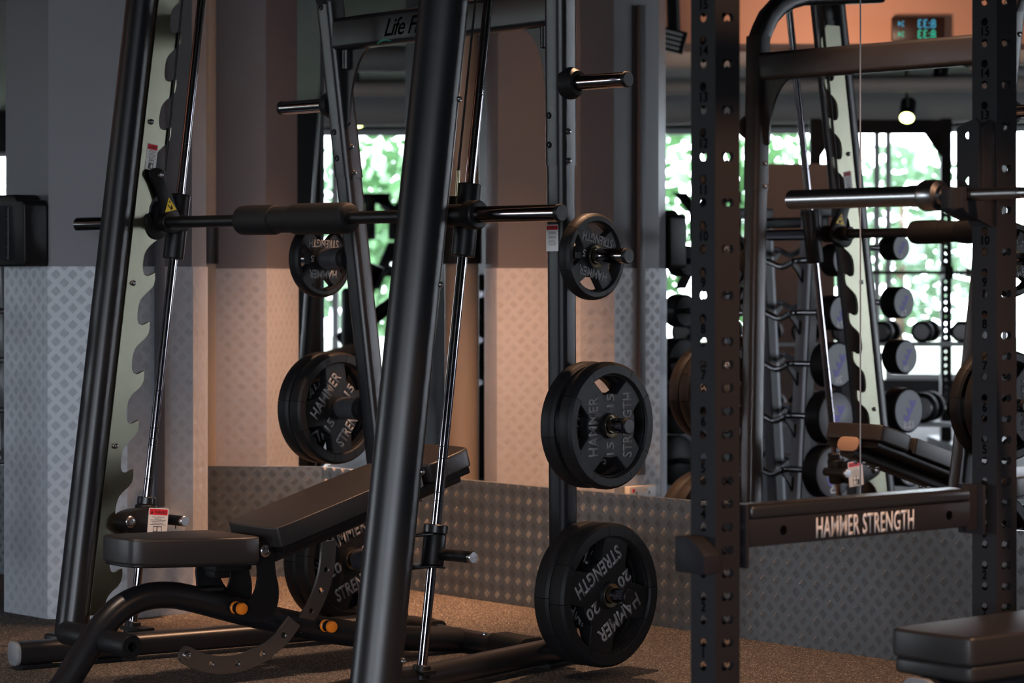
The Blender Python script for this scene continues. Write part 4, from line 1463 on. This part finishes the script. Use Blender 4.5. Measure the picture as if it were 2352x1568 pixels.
# ================================================================== the rest of the gym, seen in the mirrors
def fixed_rack():
    """A-shaped stand of fixed curl barbells, parallel to the mirrored wall, left of the smith machine"""
    o = (-2.110, 8.745)
    root = empty('barbell_rack', (o[0], o[1], 0), D2R(-PHW), 'tall grey stand of fixed curl barbells reflected right of the smith machine', 'barbell rack')
    M0 = Matrix.Translation((o[0], o[1], 0)) @ Matrix.Rotation(D2R(-PHW), 4, 'Z')
    yA = lambda z: 0.0 - 0.07 * (z - 0.6)
    yB = lambda z: -0.50 + 0.07 * (z - 0.6)
    zsA = [1.32, 1.08, 0.845, 0.606, 0.36]
    zsB = [1.38, 1.124, 0.872, 0.622, 0.370]
    grey = mat('grey_rack_paint', (0.30, 0.31, 0.34), 0.4)
    for x in (-0.30, -0.82):
        for f, sg in ((yA, 1), (yB, -1)):
            p0 = Vector((x, f(0.05) - sg * 0.075, 0.05))
            p1 = Vector((x, f(1.55) - sg * 0.075, 1.55))
            pm = MB().tube([p0, p1], rrect(0.06, 0.075, 0.008, 2), up=(0, 1, 0))
            po = obj('stand_post', pm.mesh('stand_post'), grey, root)
            sm = MB().tube([p0 + Vector((0.032, -sg * 0.012, 0)), p1 + Vector((0.032, -sg * 0.012, 0))], rrect(0.006, 0.05, 0.002, 1), up=(0, 1, 0))
            obj('post_strip', sm.mesh('post_strip'), M_BLACK, po)
            for z in (zsA if sg > 0 else zsB):
                y = f(z)
                h = MB().prism([(-0.075, -0.10), (-0.05, -0.05), (0.0, -0.028), (0.028, -0.008), (0.032, 0.01), (0.038, 0.01), (0.036, -0.025), (0.0, -0.06), (-0.04, -0.12), (-0.075, -0.14)], -0.006, 0.006, Matrix.Translation((x, y, z)) @ basis((0, 0, 0), (0, sg, 0), (0, 0, 1), (1, 0, 0)))
                obj('cradle', h.mesh('cradle'), M_BLACK, po)
        ft = MB().box((x, -0.25, 0.03), (0.07, 0.75, 0.06))
        obj('foot', ft.mesh('foot', bev=0.008), M_BLACK, root)
        tp = MB().box((x, -0.25, 1.55), (0.07, 0.30, 0.05))
        obj('top_bar', tp.mesh('top_bar', bev=0.006), M_BLACK, root)
    for z in (0.10, 1.50):
        cr = MB().box((-0.56, -0.25, z), (0.5, 0.05, 0.05))
        obj('cross_bar', cr.mesh('cross_bar', bev=0.006), M_BLACK, root)
    kgA, rA = ['15', '17.5', '20', '22.5', '25'], [0.075, 0.080, 0.105, 0.122, 0.122]
    kgB, rB = ['5', '7.5', '10', '12.5', '12.5'], [0.060, 0.074, 0.080, 0.105, 0.105]
    wordA = ['top', 'second', 'third', 'fourth', 'lowest']
    for side, f, zs, kgs, rs in (('A', yA, zsA, kgA, rA), ('B', yB, zsB, kgB, rB)):
        for k in range(5):
            z, R_, y = zs[k], rs[k], f(zs[k])
            where = 'mirror side' if side == 'A' else 'window side'
            r = empty('curl_barbell', M0 @ Vector((-0.56, y, z)), D2R(-PHW), '%s fixed curl barbell on the %s of the grey stand' % (wordA[k], where), 'barbell', 'fixed curl barbells on the stand')
            sgn = 1 if side == 'A' else -1
            zig = [(-0.47, 0), (-0.24, 0), (-0.17, 0.035), (-0.07, 0), (0.0, 0.03), (0.07, 0), (0.17, 0.035), (0.24, 0), (0.47, 0)]
            pts = []
            for i in range(len(zig) - 1):
                for q in range(5):
                    a = q / 5
                    pts.append((zig[i][0] + (zig[i + 1][0] - zig[i][0]) * a, 0.3 * sgn * (zig[i][1] + (zig[i + 1][1] - zig[i][1]) * a), -(zig[i][1] + (zig[i + 1][1] - zig[i][1]) * a)))
            pts.append((0.47, 0, 0))
            for _ in range(2):
                pts = [pts[0]] + [tuple((pts[i - 1][j] + 2 * pts[i][j] + pts[i + 1][j]) / 4 for j in range(3)) for i in range(1, len(pts) - 1)] + [pts[-1]]
            obj('bar', MB().tube(pts, 0.0145, 14).mesh('bar'), M_STEEL, r)
            for sx in (-1, 1):
                hd = MB().lathe([(0.015, 0.455), (R_ * 0.9, 0.455), (R_, 0.463), (R_, 0.538), (R_ * 0.94, 0.545), (R_ * 0.94, 0.542), (0.0001, 0.542)], (0, 0, 0), (sx, 0, 0), 36)
                h = obj('head', hd.mesh('head'), M_RUB, r)
                ds = MB().lathe([(R_ * 0.93, 0.543), (R_ * 0.90, 0.5455), (0.0001, 0.5455)], (0, 0, 0), (sx, 0, 0), 36)
                d = obj('end_disc', ds.mesh('end_disc'), M_URE, h)
                if sx > 0:
                    tx = text_mesh(kgs[k], R_ * 0.30, 0.0, 0.03)
                    tx.transform(basis((0.546, 0, -R_ * 0.62), (0, 1, 0), (0, 0, 1), (1, 0, 0)))
                    obj('weight_number', tx, M_WLETTER, d)
                    sw_ = MB()
                    for q in range(3):
                        c0 = (-0.3 + 0.25 * q, 0.35 - 0.32 * q)
                        lp_ = smooth_loop([((c0[0] + 0.28 * math.cos(t)) * R_ * 0.8, (c0[1] + 0.16 * math.sin(t) + 0.12 * math.cos(2 * t)) * R_) for t in [2 * pi * i / 9 for i in range(9)]], 1)
                        sw_.prism(lp_, 0, 0.0004, basis((0.5458, 0, 0), (0, 1, 0), (0, 0, 1), (1, 0, 0)))
                    obj('violet_emblem', sw_.mesh('violet_emblem'), M_PURPLE, d)
    return root


fixed_rack()

# dumbbell rack (two tiers) further back
def dumbbell_rack():
    o = Vector((-5.303, 8.904, 0))
    ex = Vector((-0.152, -0.988, 0))
    rz = math.atan2(ex.y, ex.x)
    M0 = Matrix.Translation(o) @ Matrix.Rotation(rz, 4, 'Z')
    root = empty('dumbbell_rack', o, rz, 'two tier dumbbell rack before the bright windows, seen in the mirror', 'dumbbell rack')
    for x in (-0.95, 0.95):
        lg = MB().box((x, 0.02, 0.45), (0.06, 0.06, 0.9)).box((x, 0.0, 0.025), (0.08, 0.6, 0.05))
        obj('leg', lg.mesh('leg', bev=0.006), M_BLACK, root)
    zt = (0.86, 0.40)
    for z in zt:
        for dy in (-0.08, 0.08):
            sh_ = MB().box((0, dy, z), (1.9, 0.05, 0.02))
            obj('shelf_rail', sh_.mesh('shelf_rail', bev=0.003), M_DUCT, root)
    ords = ['first', 'second', 'third', 'fourth', 'fifth', 'sixth', 'seventh', 'eighth']
    pr_ = {}
    for t, z in enumerate(zt):
        for k in range(8):
            R_ = 0.062 if t == 0 else 0.088
            if t not in pr_:
                d = empty('dumbbell', (0, 0, 0), 0, 'dumbbell', 'dumbbell')
                hn = MB().cyl((0, -0.07, 0), (0, 0.07, 0), 0.016, 16)
                obj('handle', hn.mesh('handle'), M_CHROME, d)
                for sg in (-1, 1):
                    hd = MB().lathe([(0.016, 0.062), (R_ * 0.85, 0.064), (R_, 0.075), (R_, 0.128), (R_ * 0.8, 0.142), (0.0001, 0.143)], (0, 0, 0), (0, sg, 0), 24)
                    h = obj('head', hd.mesh('head'), M_RUB, d)
                    dc = MB().lathe([(R_ * 0.72, 0.1425), (R_ * 0.7, 0.145), (0.0001, 0.145)], (0, 0, 0), (0, sg, 0), 24)
                    obj('end_disc', dc.mesh('end_disc'), M_DSTEEL, h)
                pr_[t] = d
            else:
                d = copy_tree(pr_[t])
            d.location = M0 @ Vector((-0.80 + 0.228 * k, 0, z + 0.011 + R_))
            d.rotation_euler = (0, 0, rz + 0.35)
            d['label'] = '%s dumbbell from the left on the %s of the dumbbell rack' % (ords[k], 'upper tier' if t == 0 else 'lower tier')
            d['group'] = 'dumbbells on the two tier rack'


dumbbell_rack()

# low partition clad in tread plate behind the barbell stand
hx = Vector((-0.153, -0.988, 0)).normalized()
hn_ = Vector((hx.y, -hx.x, 0))
if hn_.x < 0: hn_ = -hn_
pw = slab_uv((-3.648, 9.787), (hx.x, hx.y), (-hn_.x, -hn_.y), 0.89, 0, 0.46, 0.12, 'low_partition')
lp_o = obj('low_partition', pw, M_TREAD)
tag(lp_o, 'low tread plate partition standing behind the curl barbells', 'partition')
# brown wood panel
bw = slab_uv((-6.70, 9.42), (hx.x, hx.y), (-hn_.x, -hn_.y), 0.52, 0, 1.96, 0.08, 'wood_panel')
bw_o = obj('wood_panel', bw, M_BROWN)
tag(bw_o, 'tall brown wood panel standing behind the dumbbell rack', 'panel')

# orange bulkhead under the ceiling with the led clock
so = Vector((-5.142, 9.96, 0))
bk = slab_uv((so.x, so.y), (hx.x, hx.y), (-hn_.x, -hn_.y), 2.9, 2.585, ZC, 0.5, 'soffit')
struct('trim_3', bk, M_SOFFIT)['label'] = 'orange painted bulkhead under the ceiling'
co_ = Vector((-5.331, 8.392, 2.66)) + hn_ * 0.02
ck = empty('led_clock', co_, 0, 'dark led clock with two rows of green digits on orange bulkhead', 'clock')
MK = basis((0, 0, 0), -hx, (0, 0, 1), hn_)
if MK.determinant() < 0: MK = basis((0, 0, 0), hx, (0, 0, 1), hn_)
obj('case', MB().box((0, 0, 0), (0.30, 0.135, 0.05), MK).mesh('case', bev=0.005), mat('dark_brown_case', (0.03, 0.012, 0.006), 0.4), ck)
for y, m_ in ((0.030, M_LEDB), (-0.030, M_LEDG)):
    tt = text_mesh('8:33', 0.050, 0, 0.004, 0.9)
    tt.transform(MK @ T((-0.045, y, 0.026)))
    obj('time_digits', tt, m_, ck)
    tt = text_mesh('24', 0.030, 0, 0.004, 0.9)
    tt.transform(MK @ T((0.10, y, 0.026)))
    obj('small_digits', tt, m_, ck)

# ceiling services: ducts, pipes and spot lamps
def V(px, py, Yv):
    X = (px - 1176) / 6000 * Yv
    d = DW - X * NW[0] - Yv * NW[1]
    return Vector((X + 2 * d * NW[0], Yv + 2 * d * NW[1], H + (640 - py) / 6000 * Yv))


def duct(name, p0, p1, w, h, label, m, round_=False):
    mb = MB()
    if round_:
        mb.cyl(p0, p1, w / 2, 20)
    else:
        mb.tube([p0, p1], rrect(w, h, 0.02, 2))
    return tag(obj(name, mb.mesh(name), m), label, 'duct' if not round_ else 'pipe')


duct('air_duct', V(1900, 245, 22), V(2062, 229, 20.6), 0.5, 0.10, 'pale rectangular air duct under the ceiling, left leg of the chevron', M_DUCT)
duct('air_duct', V(2168, 226, 20.9), V(2330, 250, 23), 0.5, 0.10, 'pale rectangular air duct under the ceiling, right leg of the chevron', M_DUCT)
duct('air_duct', V(1900, 262, 24.5), V(2070, 250, 23.5), 0.4, 0.10, 'pale lower air duct nearest the windows, left leg', M_DUCT)
duct('air_duct', V(2162, 248, 23.5), V(2330, 268, 24.5), 0.4, 0.10, 'pale lower air duct nearest the windows, right leg', M_DUCT)
for i, (x0, x1, y, Yv, d_, w_) in enumerate(((1480, 1800, 160, 17, 0.09, 'highest'), (1480, 1800, 190, 19, 0.11, 'second'), (1480, 1820, 232, 21, 0.12, 'lowest'))):
    duct('ceiling_pipe', V(x0, y, Yv), V(x1, y, Yv), d_, d_, '%s of three grey ceiling pipes reflected beside the pillar' % w_, M_DUCT, True)
for i, (x0, x1, y, Yv, d_, w_) in enumerate(((2330, 2500, 120, 17, 0.09, 'upper'), (2330, 2500, 170, 19, 0.11, 'lower'))):
    duct('ceiling_pipe', V(x0, y, Yv), V(x1, y, Yv), d_, d_, '%s of two grey ceiling pipes reflected right of the rack' % w_, M_DUCT, True)


def V2(px, py, Yv):
    p = V(px, py, Yv)
    d = DL - p.x * NL[0] - p.y * NL[1]
    return Vector((p.x + 2 * d * NL[0], p.y + 2 * d * NL[1], p.z))


for i, (y, Yv, d_, w_) in enumerate(((135, 16, 0.16, 'highest'), (205, 18, 0.10, 'middle'), (245, 20, 0.3, 'lowest'))):
    p0, p1 = V2(700, y, Yv), V2(1000, y, Yv)
    p1 = p0 + (p1 - p0).normalized() * 3.0
    p0 = p0 - (p1 - p0).normalized() * 3.0
    p1 = V2(985, y, Yv)
    duct('ceiling_pipe', p0, p1, d_, d_, '%s of three grey ceiling ducts reflected between the leaning posts' % w_, M_DUCT, True)


def spot_lamp(p, aim, label):
    r = empty('track_spot_lamp', p, 0, label, 'spot lamp', 'track spot lamps')
    d = (Vector(aim) - p).normalized()
    b = MB().cyl(d * -0.16, d * 0.0, 0.055, 20, 0.004)
    obj('housing', b.mesh('housing'), M_BLACK, r)
    f = MB().cyl(d * 0.001, d * 0.004, 0.049, 20)
    obj('lamp_face', f.mesh('lamp_face'), M_LAMP, r)
    s_ = MB().cyl((0, 0, 0.05), (0, 0, ZC - p.z), 0.012, 10)
    obj('stem', s_.mesh('stem'), M_BLACK, r)
    return r


for px, py, Yv, lab in ((2158, 190, 19, 'glowing track spot lamp, higher one beside the power rack'), (2083, 270, 18, 'glowing track spot lamp, lower one above the bright window')):
    p = V(px, py, Yv)
    spot_lamp(p, p + Vector((1.0, 0.1, -1.0)), lab)
p = V2(822, 284, 20)
spot_lamp(p, p + Vector((1.0, 0.1, -1.6)), 'glowing track spot lamp seen between the leaning left posts')

# small ceiling-hung monitor reflected at the pillar's upper right
hm_p = V(1540, 92, 14)
hm_ = empty('ceiling_monitor', hm_p, math.atan2(hx.y, hx.x), 'small dark monitor hanging from the ceiling beside the reflected pillar', 'monitor')
obj('bracket', MB().tube([(0.02, 0, 0.05), (0.0, 0, ZC - hm_p.z)], 0.035, 12).mesh('bracket'), M_BLACK, hm_)
obj('case', MB().box((0, 0, 0), (0.16, 0.06, 0.12), Matrix.Rotation(0.25, 4, 'Y')).mesh('case', bev=0.006), M_BLACK, hm_)
for q in range(4):
    obj('pale_slat', MB().box((0.0, 0.034, -0.04 + 0.026 * q), (0.11, 0.006, 0.014), Matrix.Rotation(0.25, 4, 'Y')).mesh('pale_slat'), M_DUCT, hm_)

# squat rack in front of the windows
sq_o = V(2022, 640, 19)
sq = empty('squat_rack', (sq_o.x, sq_o.y, 0), math.atan2(hx.y, hx.x), 'dark squat rack with perforated uprights standing against the windows', 'squat rack')
for x in (-0.475, 0.475):
    shm = plate2d('sheet', [[(-0.038, 0), (0.038, 0), (0.038, 2.4), (-0.038, 2.4)]] + [circle(0, 0.3 + 0.0508 * k, 0.013, 12) for k in range(30)], 0.004)
    um = join_meshes([(shm, basis((x, -0.036, 0), (1, 0, 0), (0, 0, 1), (0, -1, 0))), (shm, basis((x, 0.036, 0), (1, 0, 0), (0, 0, 1), (0, -1, 0)))] +
                     [(MB().box((x + sg * 0.037, 0, 1.2), (0.003, 0.076, 2.4)).mesh('side'), Matrix.Identity(4)) for sg in (-1, 1)], 'upright')
    obj('upright', um, M_BLACK, sq)
    ft = MB().box((x, 0.0, 0.03), (0.08, 1.2, 0.06))
    obj('foot', ft.mesh('foot'), M_BLACK, sq)
    hk = MB().box((x, 0.09, 1.25), (0.07, 0.10, 0.03)).box((x, 0.135, 1.28), (0.07, 0.02, 0.09)).box((x, 0.046, 1.28), (0.07, 0.015, 0.12))
    obj('hook', hk.mesh('hook'), M_BLACK, sq)
    gs_ = MB().prism([(0.038, 2.3), (0.16, 2.3), (0.038, 2.12)], -0.01, 0.01, Matrix.Translation((x, 0, 0)) @ basis((0, 0, 0), (-1 if x > 0 else 1, 0, 0), (0, 0, 1), (0, 1, 0)))
    obj('gusset', gs_.mesh('gusset'), M_BLACK, sq)
cb_ = MB().box((0, 0, 2.34), (1.03, 0.08, 0.10))
obj('top_beam', cb_.mesh('top_beam'), M_BLACK, sq)
sbm = empty('straight_barbell', sq.matrix_basis @ Vector((0, 0, 0)), 0)
bpy.data.objects.remove(sbm)
MSQ = Matrix.Translation((sq_o.x, sq_o.y, 0)) @ Matrix.Rotation(math.atan2(hx.y, hx.x), 4, 'Z')
sbm = empty('straight_barbell', MSQ @ Vector((0, 0.09, 1.28)), math.atan2(hx.y, hx.x), 'thin straight barbell racked on the squat rack by the windows', 'barbell')
obj('shaft', MB().cyl((-0.62, 0, 0), (0.62, 0, 0), 0.014, 14).mesh('shaft'), M_DSTEEL, sbm)
for sg in (-1, 1):
    obj('sleeve', MB().cyl((sg * 0.62, 0, 0), (sg * 1.0, 0, 0), 0.025, 18).mesh('sleeve'), M_DSTEEL, sbm)
    obj('collar', MB().cyl((sg * 0.60, 0, 0), (sg * 0.63, 0, 0), 0.036, 18).mesh('collar'), M_DSTEEL, sbm)

# plate-loaded machine and its pad, seen between the smith machine's tubes
gm = empty('leg_press', (-6.2, 10.78, 0), D2R(-5), 'dark plate loaded leg machine with tan pad reflected between the tubes', 'gym machine')
for pts, r_, nm in (([(0, -0.35, 0.05), (0, 0.35, 0.05)], 0.05, 'base_beam'), ([(0, -0.05, 0.05), (0, -0.12, 1.0), (0, 0.02, 1.32)], 0.06, 'main_beam'), ([(0.05, -0.20, 0.85), (0.05, 0.30, 1.20)], 0.045, 'lever_arm'), ([(0, 0.22, 0.05), (0, 0.30, 1.1)], 0.05, 'rear_beam')):
    obj(nm, MB().tube(pts, r_, 16, up=(1, 0, 0)).mesh(nm), M_BLACK, gm)
obj('seat_pad', MB().box((0.02, 0.02, 0.80), (0.30, 0.20, 0.07), Matrix.Rotation(0.25, 4, 'X')).mesh('seat_pad', bev=0.02, seg=3), M_TAN, gm)
obj('back_pad', MB().box((0.0, -0.13, 0.98), (0.30, 0.10, 0.40), Matrix.Rotation(0.0, 4, 'X')).mesh('back_pad', bev=0.03, seg=3), M_VINYL, gm)
obj('weight_stack_cover', MB().box((-0.10, 0.34, 0.62), (0.40, 0.20, 1.20)).mesh('weight_stack_cover', bev=0.02, seg=3), M_BLACK, gm)
for k, (y, z) in enumerate(((0.29, 1.14), (0.30, 0.86), (0.30, 0.60))):
    w = empty('weight_plate', gm.matrix_basis @ Vector((0, 0, 0)), 0)
    bpy.data.objects.remove(w)
    Mg = Matrix.Translation((-6.2, 10.78, 0)) @ Matrix.Rotation(D2R(-5), 4, 'Z')
    w = empty('weight_plate', Mg @ Vector((0.15, y - 0.02, z)), 0, '%s black weight plate on the reflected leg machine' % ('highest', 'middle', 'lowest')[k], 'weight plate', 'plates on the leg machine')
    obj('disc', MB().lathe([(0.026, -0.025), (0.115, -0.025), (0.125, -0.015), (0.125, 0.015), (0.115, 0.025), (0.026, 0.025), (0.026, -0.025)], (0, 0, 0), (1, 0, 0), 30).mesh('disc'), M_RUB, w)
    pg = MB().cyl((0.0, y - 0.02, z), (0.22, y - 0.02, z), 0.02, 14)
    obj('plate_peg', pg.mesh('plate_peg'), M_STEEL, gm)

# black letters on the window glass
wl_ = empty('window_letters', (-15.96, 10.40, 1.66), 0, 'black letters T Y and A E stuck on the window glass', 'window lettering')
MW = basis((0, 0, 0), (0, 1, 0), (0, 0, 1), (1, 0, 0))
for s_, y, z in (('T', -0.10, 0.20), ('Y', 0.14, 0.20), ('A', 0.12, -0.29), ('E', 0.66, -0.29)):
    tmx = text_mesh(s_, 0.42, 0.01, 0.05)
    tmx.transform(MW @ T((y, z, 0)))
    obj('letter', tmx, M_BLACK, wl_)

# ------------------------------------------------------------------ outside: lawn and trees beyond the windows
lawn = obj('lawn', quad_uv((-60, -40, -0.3), (1, 0, 0), (0, 1, 0), 43.4, 80, 'lawn'), mat('lawn_green', (0.09, 0.11, 0.07), 0.9))
tag(lawn, 'green lawn outside the far windows', 'lawn', kind='structure')
lawn2 = obj('lawn', quad_uv((-16.6, -40, -0.3), (1, 0, 0), (0, 1, 0), 40, 31, 'lawn'), MATS['lawn_green'])
tag(lawn2, 'green lawn outside the rear windows', 'lawn', kind='structure')


def tree(p, h, rad, m, label, seed):
    rnd = random.Random(seed)
    r = empty('tree', p, 0, label, 'tree', 'trees outside the windows')
    tk = MB().tube([(0, 0, 0), (0.1, 0.05, h * 0.3), (0, 0, h * 0.8)], 0.12, 10, radii=[1, 0.8, 0.3])
    obj('trunk', tk.mesh('trunk'), M_BARK, r)
    vs, fs = [], []
    for _ in range(600):
        while True:
            q = Vector((rnd.uniform(-1, 1), rnd.uniform(-1, 1), rnd.uniform(-1, 1)))
            if 0.35 < q.length < 1: break
        c = Vector((q.x * rad, q.y * rad, h * 0.62 + q.z * h * 0.42))
        s = rnd.uniform(0.10, 0.2)
        u = Vector((rnd.gauss(0, 1), rnd.gauss(0, 1), rnd.gauss(0, 1))).normalized()
        v = u.orthogonal().normalized()
        b = len(vs)
        vs += [c - u * s, c + v * s * 0.6, c + u * s, c - v * s * 0.6]
        fs.append((b, b + 1, b + 2, b + 3))
    me = bpy.data.meshes.new('crown')
    me.from_pydata(vs, [], fs)
    obj('crown', me, m, r)
    return r


for k, (x, y, h, rd, m, lab) in enumerate((
        (-27, 4.6, 4.4, 1.4, M_LEAF2, 'pale green tree outside, leftmost beyond the far windows'),
        (-29, 8.6, 3.4, 1.3, M_LEAF2, 'pale green bushy tree outside behind the squat rack'),
        (-24, 10.3, 3.4, 0.9, M_LEAF, 'green tree outside nearest the reflected pillar'),
        (-28, 12.6, 4.6, 1.4, M_LEAF, 'dense green tree outside behind the window letters'),
        (-23, 14.2, 3.5, 1.2, M_LEAF2, 'light green tree outside at the end of the window row'),
        (-8.4, -13, 4.0, 1.4, M_LEAF, 'green tree outside the rear windows'))):
    tree(Vector((x, y, -0.3)), h, rd, m, lab, k)
